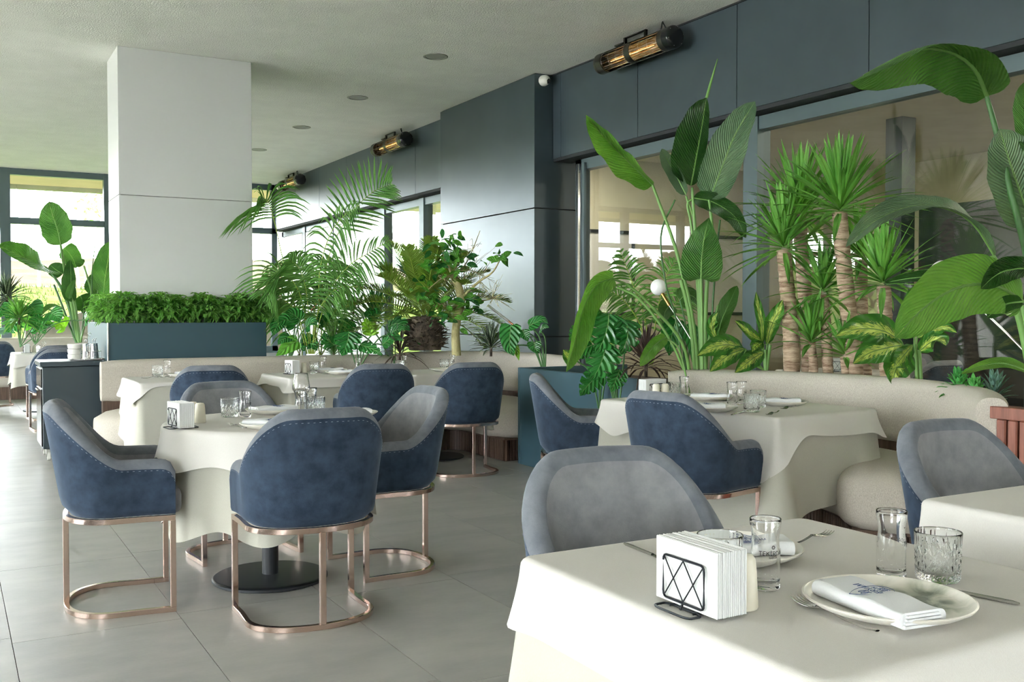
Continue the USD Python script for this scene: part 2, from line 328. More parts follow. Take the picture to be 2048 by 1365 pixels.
# ------------------------------------------------------------------ outside: eave, lawn, dry hill, street lamp, branch
ev = thing('eave', 'pale underside of the roof overhang outside the far windows', 'roof', kind='structure')
obj('underside', box(-14, 8, YF + .22, 19.75, ZC - .02, ZC + .3), 'eave_plaster', ev)
for k in range(8): obj('edge_board', bbox(-14 + k * 3.02, -14 + k * 3.02 + 3.016, 19.75, 19.85, ZC - .10, ZC + .32, .003), 'eave_edge', ev)
ev = thing('eave_side', 'roof overhang outside the left-hand windows', 'roof', kind='structure')
obj('underside', box(XL - .9, XL - .22, -12, 20, ZC - .02, ZC + .3), 'eave_plaster', ev)
noisy('lawn_green', (44, 58, 24), (72, 84, 42), 1.6, .95, .6, 30, detail=6, specular_ior_level=0.0)
noisy('dry_hill', (58, 50, 40), (70, 62, 51), .35, .95, .3, 3, detail=8, specular_ior_level=0.0)
plain('road_grey', (92, 92, 90), .9, specular_ior_level=0.0); plain('ramp_wall', (128, 121, 108), .85); plain('ground_pale', (206, 204, 198), .9)
def ground(x, y):
    s = smooth01((y - 20.5) / 13.0); bank = (2.35 - .045 * (x + 3)) * s
    return -.05 + bank + .10 * (meshkit.noise(np.stack([x * .5, y * .5, x * 0], -1)) - .5) * s
gx, gy = np.meshgrid(np.linspace(-60, 60, 100), np.linspace(17.9, 40, 50), indexing='ij'); gz = ground(gx, gy)
lawn = thing('lawn', 'sunlit green lawn sloping up outside the far windows', 'lawn', kind='structure')
obj('turf', tm(np.stack([gx, gy, gz], -1), grid_faces(100, 50)), 'lawn_green', lawn, True)
rg = np.random.default_rng(4); bl = []
for k in range(5200):
    x = rg.uniform(-7, 9); y = rg.uniform(20.5, 33); z = float(ground(np.array(x), np.array(y))); a = rg.uniform(0, PI); h = rg.uniform(.06, .16); w = .02
    bl.append([(x - w * math.cos(a), y - w * math.sin(a), z - .01), (x + w * math.cos(a), y + w * math.sin(a), z - .01), (x + rg.normal() * .04, y + rg.normal() * .04, z + h)])
obj('grass_blades', tm(np.array(bl).reshape(-1, 3), np.arange(len(bl) * 3).reshape(-1, 3)), 'lawn_green', lawn, kind='stuff')
rd = thing('road', 'pale strip of road at the top of the lawn', 'road', kind='structure')
gx, gy = np.meshgrid(np.linspace(-80, 80, 30), np.linspace(40, 60, 6), indexing='ij'); obj('asphalt', tm(np.stack([gx, gy, 2.3 + .02 * (gy - 40) - .045 * (gx + 3) * np.clip(1 - (gy - 40) / 20, 0, 1)], -1), grid_faces(30, 6)), 'road_grey', rd, True)
hl = thing('hill', 'dry straw-coloured hillside far beyond the lawn', 'hill', kind='structure')
gx, gy = np.meshgrid(np.linspace(-260, 260, 120), np.linspace(58, 240, 60), indexing='ij')
obj('slope', tm(np.stack([gx, gy, 2.2 + 7.5 * smooth01((gy - 60) / 120) * (.75 + .5 * meshkit.fbm(np.stack([gx * .02, gy * .02, gx * 0], -1)))], -1), grid_faces(120, 60)), 'dry_hill', hl, True)
fg = thing('far_ground', 'plain open ground on the left and behind the building', 'ground', kind='structure')
obj('earth', cat([box(-300, XL - .4, -300, 17.8, -.4, -.1), box(12.6, 300, -300, 17.8, -.4, -.1), box(-300, 300, -300, YB - .4, -.4, -.1)]), 'ground_pale', fg)
rw = thing('ramp_wall', 'low pale wall rising beside the lawn outside the far window', 'wall')
m = trimesh.creation.extrude_polygon(sg.Polygon([(1.2, 0), (6.5, 0), (6.5, 1.75), (3.2, 1.62), (2.2, 1.28), (1.2, .95)]), .2, engine='earcut'); v = np.array(m.vertices); m.vertices = np.stack([v[:, 0], 19.6 + v[:, 2], v[:, 1]], 1); m.fix_normals()
obj('masonry', m, 'ramp_wall', rw)
plain('lamp_grey', (104, 108, 112), .6)
sl = thing('street_lamp', 'tall grey double street lamp curving together above the lawn', 'street lamp', (2.81, 38.5, 2.1))
obj('mast', tube(bez([(0, 0, -.1), (.02, 0, 2.2), (.10, 0, 2.80), (.34, 0, 4.10)], 24), [.055, .04], 10), 'lamp_grey', sl, 60)
obj('mast', tube(bez([(1.31, 0, -.1), (1.11, 0, 1.6), (0.81, 0, 2.45), (0.57, 0, 3.23), (0.27, 0, 4.13)], 24), [.055, .04], 10), 'lamp_grey', sl, 60)
obj('arm', tube([(.16, 0, 3.10), (-.35, 0, 3.26)], .03, 8), 'lamp_grey', sl)
mk = thing('marker_post', 'small red and white marker post on the lawn outside', 'post', (3.83, 34.0, 2.0))
for k in range(5): obj('band', tube([(0, 0, .16 * k), (0, 0, .16 * k + .16)], .05, 8), 'marker_red' if k % 2 == 0 else 'white_panel', mk)

# ------------------------------------------------------------------ where things stand (metres)
CHAIRS = [
 (1.265, 3.925, 88, 'blue velvet tub chair at the front of the round table with its back to us'),
 (.635, 4.51, -7, 'blue velvet tub chair on the left of the round table seen side-on'),
 (1.845, 4.51, 180, 'blue velvet tub chair on the right of the round table showing its inside'),
 (1.30, 5.14, -84, 'blue velvet tub chair on the far side of the round table'),
 (1.66, 7.36, 78, 'blue velvet tub chair at the square table near the left end of the banquette'),
 (2.77, 6.98, 82, 'blue velvet tub chair standing alone in front of the middle banquette table'),
 (3.46, 6.85, 83, 'blue velvet tub chair in front of the curved banquette on a chrome ring'),
 (3.31, 5.02, -30, 'blue velvet tub chair at the far end of the oblong table seen side-on'),
 (3.12, 3.74, 12, 'blue velvet tub chair with its back to us at the oblong table'),
 (1.50, 1.97, -98, 'grey-lined tub chair facing us across the nearest table'),
 (2.93, 1.98, -92, 'grey-lined tub chair cut by the right edge of the picture'),
 (.50, 14.95, 96, 'dark blue tub chair cut by the left edge near the far windows'),
 (7.45, 6.1, 180, 'blue chair beyond the laid table behind the right-hand glass'),
 (6.75, 5.3, 90, 'blue chair in front of the laid table behind the right-hand glass'),
 (1.02, 11.55, 95, 'dark blue tub chair right behind the trolley with its back to us'),
 (1.08, 12.75, 100, 'dark blue tub chair just beyond the one behind the trolley'),
]
WARE = [
 ('holder', 1.085, 1.277, 0, 0, 'wire napkin holder full of white napkins on the nearest table'),
 ('shaker', 1.150, 1.245, 0, 0, 'cream shaker behind the napkin holder on the nearest table'),
 ('plate', 1.375, 1.515, 0, 160, 'cream plate at the far side of the nearest table'),
 ('napkin', 1.385, 1.515, .0105, 62, 'folded white napkin on the plate behind the two glasses of the nearest table'),
 ('tumbler', 1.222, 1.384, 0, 0, 'cut-glass tumbler behind the napkin holder of the nearest table'),
 ('raki', 1.268, 1.316, 0, -12, 'narrow waisted glass with lettering in the middle of the nearest table'),
 ('fork', 1.60, 1.535, 0, -76, 'fork on the far right of the nearest table, beyond the first plate'),
 ('knife', 1.235, 1.60, 0, 175, 'knife whose handle sticks out behind the napkin holder of the nearest table'),
 ('plate', 1.347, 1.114, 0, 14, 'cream plate with a grey-green brush mark at the front of the nearest table'),
 ('napkin', 1.308, 1.106, .0105, 172, 'folded white napkin with a blue stamp on the frontmost plate'),
 ('fork', 1.236, 1.128, 0, -8, 'fork lying to the left of the frontmost plate'),
 ('knife', 1.535, 1.13, 0, 14, 'knife lying to the right of the frontmost plate'),
 ('raki', 1.522, 1.252, 0, 60, 'narrow glass behind the frontmost plate beside the tumbler'),
 ('tumbler', 1.588, 1.202, 0, 10, 'cut-glass tumbler at the right of the nearest table'),
 ('holder', .868, 4.42, 0, 8, 'wire napkin holder at the left edge of the round table'),
 ('shaker', .985, 4.585, 0, 0, 'front cream shaker on the round table beside the napkin holder'),
 ('shaker', .968, 4.66, 0, 0, 'rear cream shaker on the round table beside the napkin holder'),
 ('tumbler', 1.165, 4.78, 0, 0, 'cut-glass tumbler at the left of the round table'),
 ('raki', 1.222, 4.715, 0, 40, 'narrow glass touching the left tumbler on the round table'),
 ('plate', 1.395, 4.84, 0, 0, 'cream plate on the far side of the round table'),
 ('napkin', 1.395, 4.84, .0105, 100, 'folded napkin on the far plate of the round table'),
 ('fork', 1.082, 4.30, 0, 6, 'fork on the round table in front of the narrow glass'),
 ('plate', 1.21, 4.23, 0, 0, 'cream plate on the round table half hidden by the front chair'),
 ('napkin', 1.20, 4.24, .0105, 60, 'folded napkin on the plate half hidden by the front chair'),
 ('wine', 1.49, 4.70, 0, 0, 'stemmed wine glass in the middle of the round table'),
 ('raki', 1.56, 4.76, 0, 0, 'narrow glass behind the wine glass on the round table'),
 ('tumbler', 1.545, 4.64, 0, 0, 'cut-glass tumbler at the right of the wine glass'),
 ('raki', 1.46, 4.62, 0, 0, 'narrow glass in front of the wine glass on the round table'),
 ('plate', 1.66, 4.50, 0, 0, 'cream plate at the right edge of the round table'),
 ('napkin', 1.66, 4.50, .0105, 80, 'folded napkin at the right edge of the round table'),
 ('holder', 3.56, 4.62, 0, 94, 'wire napkin holder at the far end of the oblong table'),
 ('shaker', 3.53, 4.545, 0, 0, 'left cream shaker in front of the napkin holder of the oblong table'),
 ('shaker', 3.585, 4.535, 0, 0, 'right cream shaker in front of the napkin holder of the oblong table'),
 ('tumbler', 3.70, 4.60, 0, 0, 'cut-glass tumbler at the far end of the oblong table'),
 ('raki', 3.72, 4.53, 0, 0, 'narrow glass in front of the far tumbler of the oblong table'),
 ('plate', 3.78, 4.37, 0, 0, 'cream plate on the banquette side of the oblong table, left of the tall glasses'),
 ('napkin', 3.78, 4.37, .0105, 40, 'folded napkin on the banquette side of the oblong table, left of the tall glasses'),
 ('plate', 3.35, 3.87, 0, 30, 'cream plate on the oblong table half hidden by the chair back'),
 ('napkin', 3.33, 3.90, .0105, 60, 'folded napkin on the oblong table half hidden by the chair back'),
 ('plate', 3.90, 3.93, 0, 0, 'cream plate at the right end of the oblong table'),
 ('napkin', 3.90, 3.94, .0105, 50, 'folded napkin at the right end of the oblong table'),
 ('raki', 3.645, 4.04, 0, 20, 'lettered narrow glass in the middle of the oblong table, left one of two'),
 ('raki', 3.725, 4.055, 0, 50, 'lettered narrow glass in the middle of the oblong table, right one of two'),
 ('tumbler', 3.50, 3.735, 0, 0, 'front cut-glass tumbler on the oblong table'),
 ('tumbler', 3.70, 3.90, 0, 0, 'cut-glass tumbler behind the front one on the oblong table'),
 ('fork', 3.86, 4.20, 0, 120, 'fork beside the left banquette-side plate of the oblong table'),
 ('fork', 3.78, 3.76, 0, 115, 'fork at the right-hand plate of the oblong table'),
 ('fork', 3.50, 3.585, 0, 120, 'fork on the near edge of the oblong table'),
 ('knife', 3.38, 3.70, 0, -60, 'knife beside the half hidden plate of the oblong table'),
 ('tumbler', 1.42, 8.10, 0, 0, 'cut-glass tumbler on the square table at the left end of the banquette'),
 ('raki', 1.50, 8.13, 0, 0, 'narrow glass on the square table at the left end of the banquette'),
 ('plate', 1.62, 8.05, 0, 0, 'cream plate on the square table at the left end of the banquette'),
 ('napkin', 1.64, 8.05, .0105, 30, 'folded napkin on the square table at the left end of the banquette'),
 ('fork', 1.34, 7.93, 0, -50, 'left fork on the square table at the left end of the banquette'),
 ('fork', 1.46, 7.87, 0, 30, 'right fork on the square table at the left end of the banquette'),
 ('holder', 2.44, 7.93, 0, 6, 'wire napkin holder on the middle banquette table'),
 ('shaker', 2.55, 7.97, 0, 0, 'cream shaker on the middle banquette table'),
 ('tumbler', 2.66, 8.03, 0, 0, 'left cut-glass tumbler on the middle banquette table'),
 ('raki', 2.76, 8.10, 0, 0, 'left narrow glass on the middle banquette table'),
 ('plate', 2.78, 7.68, 0, 0, 'cream plate at the front of the middle banquette table'),
 ('napkin', 2.78, 7.70, .0105, 70, 'folded napkin at the front of the middle banquette table'),
 ('plate', 2.80, 8.02, 0, 0, 'cream plate at the back of the middle banquette table'),
 ('napkin', 2.80, 8.02, .0105, 70, 'folded napkin at the back of the middle banquette table'),
 ('raki', 2.95, 7.78, 0, 0, 'right narrow glass on the middle banquette table'),
 ('tumbler', 2.985, 7.65, 0, 0, 'right cut-glass tumbler on the middle banquette table'),
 ('fork', 2.62, 7.75, 0, 40, 'fork on the middle banquette table'),
 ('raki', 3.46, 8.0, 0, 0, 'left narrow glass on the table under the curved banquette'),
 ('tumbler', 3.39, 7.93, 0, 0, 'left cut-glass tumbler on the table under the curved banquette'),
 ('plate', 3.70, 7.68, 0, 0, 'cream plate on the table under the curved banquette'),
 ('tumbler', 3.80, 7.90, 0, 0, 'right cut-glass tumbler on the table under the curved banquette'),
 ('raki', 3.89, 7.93, 0, 0, 'right narrow glass on the table under the curved banquette'),
 ('holder', 6.58, 6.0, 0, 20, 'wire napkin holder on the table behind the right-hand glass'),
 ('holder', .86, 13.85, 0, 0, 'tiny wire napkin holder on the far table by the windows'),
 ('shaker', .95, 13.9, 0, 0, 'tiny shaker on the far table by the windows'),
 ('tumbler', 1.01, 14.3, 0, 0, 'tiny tumbler on the far table by the windows'),
 ('raki', 1.09, 14.25, 0, 0, 'tiny narrow glass on the far table by the windows'),
]

# plants: stalks and midribs in metres
PADDLES = [
 ('paddle_leaf_plant', 'tall paddle-leaved plant behind the left end of the crescent banquette', 'plant', [
  {'stalk': [(4.332, 5.121, 0.702), (4.299, 5.151, 1.19), (4.21, 5.216, 1.654), (4.08, 5.303, 2.085)], 'r': [0.017, 0.013, 0.009], 'mid': [(4.08, 5.303, 2.085), (3.831, 5.297, 2.256), (3.638, 5.257, 2.375), (3.479, 5.196, 2.469)], 'w': 0.27, 'mt': 'leaf_banana_bright', 'roll': 0.9, 'fold': 0.95, 'wave': 0.2, 'base': (4.343, 5.114, 0.819)},
  {'stalk': [(4.349, 5.111, 0.702), (4.344, 5.129, 1.323), (4.322, 5.157, 1.787), (4.308, 5.173, 2.069)], 'r': [0.017, 0.013, 0.009], 'mid': [(4.302, 5.177, 2.079), (4.334, 5.165, 2.251), (4.368, 5.151, 2.45), (4.4, 5.14, 2.662)], 'w': 0.391, 'mt': 'leaf_banana_dark', 'roll': -0.25, 'fold': 0.25, 'wave': 0.02, 'one': 0.72},
  {'stalk': [(4.4, 5.14, 2.662), (4.43, 5.126, 2.781), (4.467, 5.11, 2.921)], 'r': [0.01, 0.008, 0.003], 'sm': 'stalk_green'},
  {'stalk': [(4.366, 5.102, 0.702), (4.379, 5.11, 1.323), (4.419, 5.1, 1.754), (4.405, 5.116, 1.986)], 'r': [0.017, 0.013, 0.009], 'mid': [(4.411, 5.113, 1.992), (4.432, 5.03, 2.175), (4.469, 4.939, 2.393), (4.537, 4.83, 2.596)], 'w': 0.274, 'mt': 'leaf_banana_grey', 'roll': 0.25, 'fold': 0.3},
  {'stalk': [(4.355, 5.108, 0.702), (4.356, 5.123, 1.323), (4.327, 5.154, 1.787), (4.273, 5.192, 2.012)], 'r': 0.007, 'mid': [(4.273, 5.192, 2.019), (4.217, 5.228, 2.152), (4.169, 5.258, 2.251), (4.138, 5.278, 2.324)], 'w': 0.113, 'mt': 'leaf_banana_grey', 'roll': 0.6, 'fold': 0.5},
  {'stalk': [(4.338, 5.118, 0.702), (4.333, 5.136, 1.323), (4.304, 5.167, 1.787), (4.281, 5.185, 1.953), (4.313, 5.168, 1.992)], 'r': 0.008, 'mid': [(4.313, 5.168, 1.999), (4.425, 5.104, 1.972), (4.548, 5.031, 1.88), (4.615, 4.989, 1.734)], 'w': 0.146, 'mt': 'leaf_banana_dark', 'roll': -0.5, 'fold': 0.5, 'wave': 0.2},
  {'stalk': [(4.289, 5.031, 0.708), (4.287, 5.041, 1.158), (4.286, 5.052, 1.458)], 'r': 0.01, 'mid': [(4.286, 5.052, 1.458), (4.305, 5.065, 1.616), (4.335, 5.072, 1.748), (4.37, 5.074, 1.862)], 'w': 0.275, 'mt': 'leaf_banana', 'roll': 0.1, 'fold': 0.12, 'prof': 'heart'},
  {'stalk': [(4.297, 5.141, 0.702), (4.21, 5.139, 1.026), (4.022, 5.195, 1.256), (3.857, 5.235, 1.402), (3.728, 5.253, 1.455)], 'r': [0.013, 0.01, 0.007], 'mid': [(3.728, 5.253, 1.461), (3.561, 5.203, 1.406), (3.418, 5.135, 1.255), (3.298, 5.052, 1.042), (3.187, 4.967, 0.886)], 'w': 0.216, 'mt': 'leaf_banana_bright', 'roll': 0.6, 'fold': 0.8, 'droop': 0.1, 'wave': 0.09},
  {'stalk': [(4.15, 4.995, 0.714), (4.091, 5.033, 0.998), (4.013, 5.079, 1.076)], 'r': 0.006, 'mid': [(4.019, 5.076, 1.082), (3.916, 5.057, 1.033), (3.824, 5.03, 0.965), (3.75, 4.993, 0.903)], 'w': 0.101, 'mt': 'leaf_banana_bright', 'roll': 0.4, 'fold': 0.4},
  {'stalk': [(4.438, 5.175, 0.679), (4.453, 5.173, 1.021), (4.496, 5.154, 1.189), (4.515, 5.146, 1.284)], 'r': 0.008, 'mid': [(4.506, 5.144, 1.055), (4.537, 5.131, 1.189), (4.591, 5.104, 1.324), (4.628, 5.086, 1.418)], 'w': 0.135, 'mt': 'leaf_banana', 'roll': 0.5},
  {'stalk': [(4.257, 5.163, 0.692), (4.204, 5.205, 1.19), (4.149, 5.243, 1.422), (4.125, 5.267, 1.754), (4.209, 5.227, 1.986)], 'r': 0.006, 'sm': 'stalk_dark'},
  {'stalk': [(4.303, 5.137, 0.692), (4.167, 5.221, 1.057), (3.998, 5.326, 1.323), (3.869, 5.401, 1.406)], 'r': 0.009},
  {'stalk': [(4.323, 5.126, 0.692), (4.285, 5.159, 1.19), (4.236, 5.195, 1.455)], 'r': 0.014},
  {'stalk': [(4.395, 5.085, 0.685), (4.412, 5.087, 1.19), (4.44, 5.083, 1.588), (4.467, 5.077, 1.853)], 'r': 0.007, 'sm': 'stalk_dark'},
 ]),
 ('paddle_leaf_plant', 'giant paddle-leaved plant leaning in from the right edge', 'plant', [
  {'stalk': [(4.528, 2.882, 0.679), (4.502, 2.914, 1.392), (4.417, 2.977, 1.845), (4.366, 3.014, 2.108), (4.327, 3.041, 2.28)], 'r': [0.022, 0.017, 0.011], 'mid': [(4.331, 3.039, 2.27), (4.202, 3.012, 2.372), (4.032, 3.006, 2.428), (3.826, 3.02, 2.423), (3.613, 3.034, 2.333), (3.407, 3.044, 2.228)], 'w': 0.307, 'mt': 'leaf_banana', 'roll': -0.15, 'fold': -0.5, 'droop': 0.2, 'wave': 0.05, 'face': (0.25, 0.35, 0.9), 'rib': 0.012, 'sm': 'stalk_dark', 'base': (4.521, 2.885, 0.819)},
  {'stalk': [(4.59, 2.904, 0.675), (4.607, 2.909, 1.297), (4.553, 2.951, 1.659)], 'r': [0.022, 0.017, 0.011], 'mid': [(4.553, 2.951, 1.654), (4.478, 2.96, 1.812), (4.403, 2.969, 1.962), (4.337, 2.973, 2.103)], 'w': 0.286, 'mt': 'leaf_banana_grey', 'roll': 0.2, 'fold': 0.2},
  {'mid': [(4.479, 2.888, 1.981), (4.453, 2.909, 2.17), (4.439, 2.922, 2.323)], 'w': 0.142, 'mt': 'leaf_banana', 'roll': 0.3},
  {'stalk': [(4.484, 2.849, 0.684), (4.417, 2.898, 1.154), (4.348, 2.944, 1.39), (4.298, 2.976, 1.508)], 'r': [0.022, 0.017, 0.011], 'mid': [(4.304, 2.972, 1.504), (4.156, 2.969, 1.638), (3.986, 2.975, 1.704), (3.779, 3.001, 1.714), (3.567, 3.027, 1.644), (3.382, 3.036, 1.519)], 'w': 0.176, 'mt': 'leaf_banana_grey', 'roll': 0.2, 'fold': 0.5, 'droop': 0.2, 'wave': 0.08, 'face': (-0.3, -0.3, 0.9)},
  {'stalk': [(4.399, 2.783, 0.692), (4.356, 2.815, 1.087), (4.324, 2.839, 1.271)], 'r': [0.022, 0.017, 0.011], 'mid': [(4.326, 2.838, 1.285), (4.123, 2.84, 1.356), (3.897, 2.854, 1.349), (3.676, 2.861, 1.26), (3.478, 2.854, 1.129)], 'w': 0.283, 'mt': 'leaf_banana_bright', 'roll': 0.75, 'fold': 0.15, 'droop': 0.08, 'face': (-0.3, -0.5, 0.8), 'rib': 0.01},
  {'mid': [(4.262, 2.764, 1.438), (4.136, 2.797, 1.423), (4.053, 2.805, 1.39), (3.977, 2.808, 1.34)], 'w': 0.13, 'mt': 'leaf_banana_dark', 'roll': 0.6, 'fold': 0.5, 'face': (-0.3, -0.5, 0.8)},
  {'mid': [(4.48, 3.1, 1.427), (4.356, 3.247, 1.42), (4.26, 3.378, 1.412), (4.178, 3.5, 1.389)], 'w': 0.075, 'mt': 'leaf_banana_dark', 'roll': 0.6, 'fold': 0.5, 'face': (-0.3, -0.5, 0.8)},
  {'mid': [(4.23, 2.777, 1.284), (4.171, 2.811, 1.275), (4.122, 2.838, 1.243), (4.09, 2.855, 1.212)], 'w': 0.077, 'mt': 'leaf_banana_dark', 'roll': 0.6, 'fold': 0.3, 'face': (-0.3, -0.5, 0.8)},
  {'stalk': [(4.293, 2.728, 0.701), (4.267, 2.745, 0.932), (4.236, 2.764, 0.972)], 'r': 0.008, 'mid': [(4.248, 2.757, 0.968), (4.096, 2.768, 1.007), (3.949, 2.775, 1.002), (3.807, 2.778, 0.971)], 'w': 0.066, 'mt': 'leaf_banana_bright', 'roll': 0.7, 'fold': 0.7, 'face': (-0.3, -0.5, 0.8)},
 ]),
 ('paddle_leaf_plant', 'paddle-leaved plant standing against the bright far window on the left', 'plant', [
  {'stalk': [(1.551, 14.754, 0.837), (1.463, 14.821, 1.489), (1.397, 14.871, 1.899), (1.359, 14.901, 2.186)], 'r': [0.03, 0.022, 0.015], 'mid': [(1.365, 14.898, 2.172), (1.332, 14.922, 2.364), (1.275, 14.961, 2.569), (1.23, 14.993, 2.76)], 'w': 0.437, 'mt': 'leaf_banana', 'roll': 0.1, 'fold': 0.1, 'rib': 0.012, 'base': (1.551, 14.754, 0.956)},
  {'stalk': [(1.539, 14.761, 0.837), (1.46, 14.816, 1.284), (1.357, 14.884, 1.592), (1.253, 14.949, 1.776)], 'r': [0.03, 0.022, 0.015], 'mid': [(1.265, 14.942, 1.776), (1.073, 14.671, 1.883), (0.833, 14.427, 1.983), (0.571, 14.196, 2.091)], 'w': 0.421, 'mt': 'leaf_banana', 'roll': -0.2, 'fold': 0.3, 'rib': 0.012, 'sm': 'stalk_dark'},
  {'stalk': [(1.597, 15.073, 0.831), (1.555, 15.111, 1.425), (1.476, 15.17, 1.844), (1.442, 15.195, 2.054)], 'r': 0.014, 'mid': [(1.431, 15.205, 2.151), (1.491, 15.168, 2.082), (1.55, 15.131, 1.97), (1.573, 15.115, 1.872)], 'w': 0.279, 'mt': 'leaf_banana', 'fold': 0.2},
  {'mid': [(1.414, 15.203, 1.788), (1.33, 15.252, 1.844), (1.258, 15.295, 1.914)], 'w': 0.237, 'mt': 'leaf_banana_dark'},
  {'stalk': [(1.528, 14.422, 0.843), (1.497, 14.448, 1.216), (1.465, 14.472, 1.417)], 'r': 0.014, 'mid': [(1.464, 14.472, 1.39), (1.443, 14.489, 1.55), (1.446, 14.493, 1.737), (1.437, 14.505, 1.951)], 'w': 0.241, 'mt': 'leaf_banana_dark', 'fold': 0.3, 'one': 0.3},
  {'mid': [(1.408, 14.39, 1.429), (1.432, 14.379, 1.535), (1.48, 14.357, 1.681)], 'w': 0.119, 'mt': 'leaf_banana', 'fold': 0.5},
  {'stalk': [(1.552, 14.524, 0.841), (1.686, 14.462, 1.418), (1.655, 14.488, 1.687), (1.611, 14.519, 1.876)], 'r': 0.012, 'mid': [(1.599, 14.526, 1.889), (1.564, 14.546, 1.916), (1.506, 14.58, 1.93)], 'w': 0.135, 'mt': 'leaf_banana'},
  {'stalk': [(1.61, 14.951, 0.833), (1.65, 14.938, 1.285), (1.629, 14.956, 1.493)], 'r': 0.012, 'mid': [(1.605, 14.97, 1.479), (1.652, 14.94, 1.382), (1.674, 14.924, 1.271), (1.65, 14.936, 1.216)], 'w': 0.305, 'mt': 'leaf_banana_dark', 'sm': 'stalk_dark'},
  {'stalk': [(1.792, 14.963, 0.831), (1.82, 14.956, 1.286), (1.836, 14.956, 1.565)], 'r': 0.014, 'mid': [(1.895, 14.918, 1.425), (1.923, 14.911, 1.704), (1.964, 14.897, 1.984), (2.004, 14.883, 2.249)], 'w': 0.391, 'mt': 'leaf_banana', 'fold': 0.2},
  {'stalk': [(1.741, 14.647, 0.837), (1.727, 14.677, 1.694), (1.769, 14.668, 2.172)], 'r': [0.01, 0.008, 0.003], 'sm': 'stalk_dark'},
  {'mid': [(1.913, 15.032, 1.708), (1.851, 15.066, 1.666), (1.789, 15.099, 1.595), (1.751, 15.118, 1.497)], 'w': 0.31, 'mt': 'leaf_banana_dark'},
  {'stalk': [(1.471, 14.11, 0.848), (1.315, 14.206, 1.217), (1.214, 14.265, 1.269), (1.157, 14.298, 1.282)], 'r': 0.009, 'mid': [(1.305, 14.214, 1.295), (1.185, 14.053, 1.32), (1.077, 13.882, 1.255), (1.005, 13.691, 1.18)], 'w': 0.14, 'mt': 'leaf_banana', 'fold': 0.4, 'sm': 'stalk_dark'},
  {'stalk': [(1.516, 14.775, 0.871), (1.343, 14.886, 1.421), (1.275, 14.932, 1.626)], 'r': 0.014, 'sm': 'stalk_dark'},
  {'stalk': [(1.575, 14.741, 0.857), (1.521, 14.784, 1.353), (1.477, 14.817, 1.626)], 'r': 0.018},
 ]),
 ('dumb_cane', 'yellow-splashed dumb cane under the left yuccas', 'plant', [
  {'stalk': [(4.652, 4.824, 0.692), (4.643, 4.834, 0.995)], 'r': 0.012, 'sm': 'stalk_green', 'base': (4.641, 4.831, 0.838)},
  {'stalk': [(4.63, 4.837, 0.692), (4.672, 4.819, 1.027)], 'r': 0.012, 'sm': 'stalk_green'},
  {'stalk': [(4.556, 4.879, 0.685), (4.53, 4.899, 0.995)], 'r': 0.012, 'sm': 'stalk_green'},
  {'stalk': [(4.643, 4.834, 0.855), (4.518, 4.905, 1.005)], 'r': 0.005, 'mid': [(4.518, 4.905, 1.005), (4.374, 4.892, 1.03), (4.234, 4.876, 1.014), (4.093, 4.858, 0.966)], 'w': 0.147, 'mt': 'leaf_dumb_cane', 'roll': 0.3, 'fold': 0.2, 'wave': 0.05, 'prof': 'oval', 'rib': 0.003},
  {'stalk': [(4.643, 4.834, 0.855), (4.53, 4.899, 1.001)], 'r': 0.005, 'mid': [(4.53, 4.899, 1.001), (4.393, 4.88, 0.972), (4.274, 4.85, 0.924), (4.162, 4.816, 0.866)], 'w': 0.135, 'mt': 'leaf_dumb_cane', 'roll': 0.1, 'fold': 0.2, 'wave': 0.05, 'prof': 'oval', 'rib': 0.003},
  {'stalk': [(4.643, 4.834, 0.855), (4.637, 4.837, 0.982)], 'r': 0.005, 'mid': [(4.637, 4.837, 0.982), (4.521, 4.806, 0.946), (4.412, 4.771, 0.905), (4.299, 4.738, 0.859)], 'w': 0.128, 'mt': 'leaf_dumb_cane', 'roll': 0.1, 'fold': 0.2, 'wave': 0.05, 'prof': 'oval', 'rib': 0.003},
  {'stalk': [(4.643, 4.834, 0.855), (4.633, 4.842, 1.054)], 'r': 0.005, 'mid': [(4.633, 4.842, 1.054), (4.518, 4.813, 1.088), (4.41, 4.779, 1.134), (4.303, 4.746, 1.186)], 'w': 0.115, 'mt': 'leaf_dumb_cane', 'roll': -0.2, 'fold': 0.2, 'wave': 0.05, 'prof': 'oval', 'rib': 0.003},
  {'stalk': [(4.643, 4.834, 0.855), (4.627, 4.845, 1.047)], 'r': 0.005, 'mid': [(4.627, 4.845, 1.047), (4.504, 4.77, 1.025), (4.393, 4.688, 0.991)], 'w': 0.09, 'mt': 'leaf_dumb_cane', 'roll': 0, 'fold': 0.2, 'wave': 0.05, 'prof': 'oval', 'rib': 0.003},
  {'stalk': [(4.643, 4.834, 0.855), (4.655, 4.829, 1.027)], 'r': 0.005, 'mid': [(4.655, 4.829, 1.027), (4.619, 4.757, 1.143), (4.599, 4.675, 1.239), (4.567, 4.6, 1.318)], 'w': 0.109, 'mt': 'leaf_dumb_cane', 'roll': 0.4, 'fold': 0.2, 'wave': 0.05, 'prof': 'oval', 'rib': 0.003},
  {'stalk': [(4.643, 4.834, 0.855), (4.627, 4.845, 1.027)], 'r': 0.005, 'mid': [(4.627, 4.845, 1.027), (4.569, 4.786, 1.159), (4.489, 4.739, 1.281), (4.42, 4.685, 1.368)], 'w': 0.064, 'mt': 'leaf_dumb_cane', 'roll': 0.5, 'fold': 0.2, 'wave': 0.05, 'prof': 'oval', 'rib': 0.003},
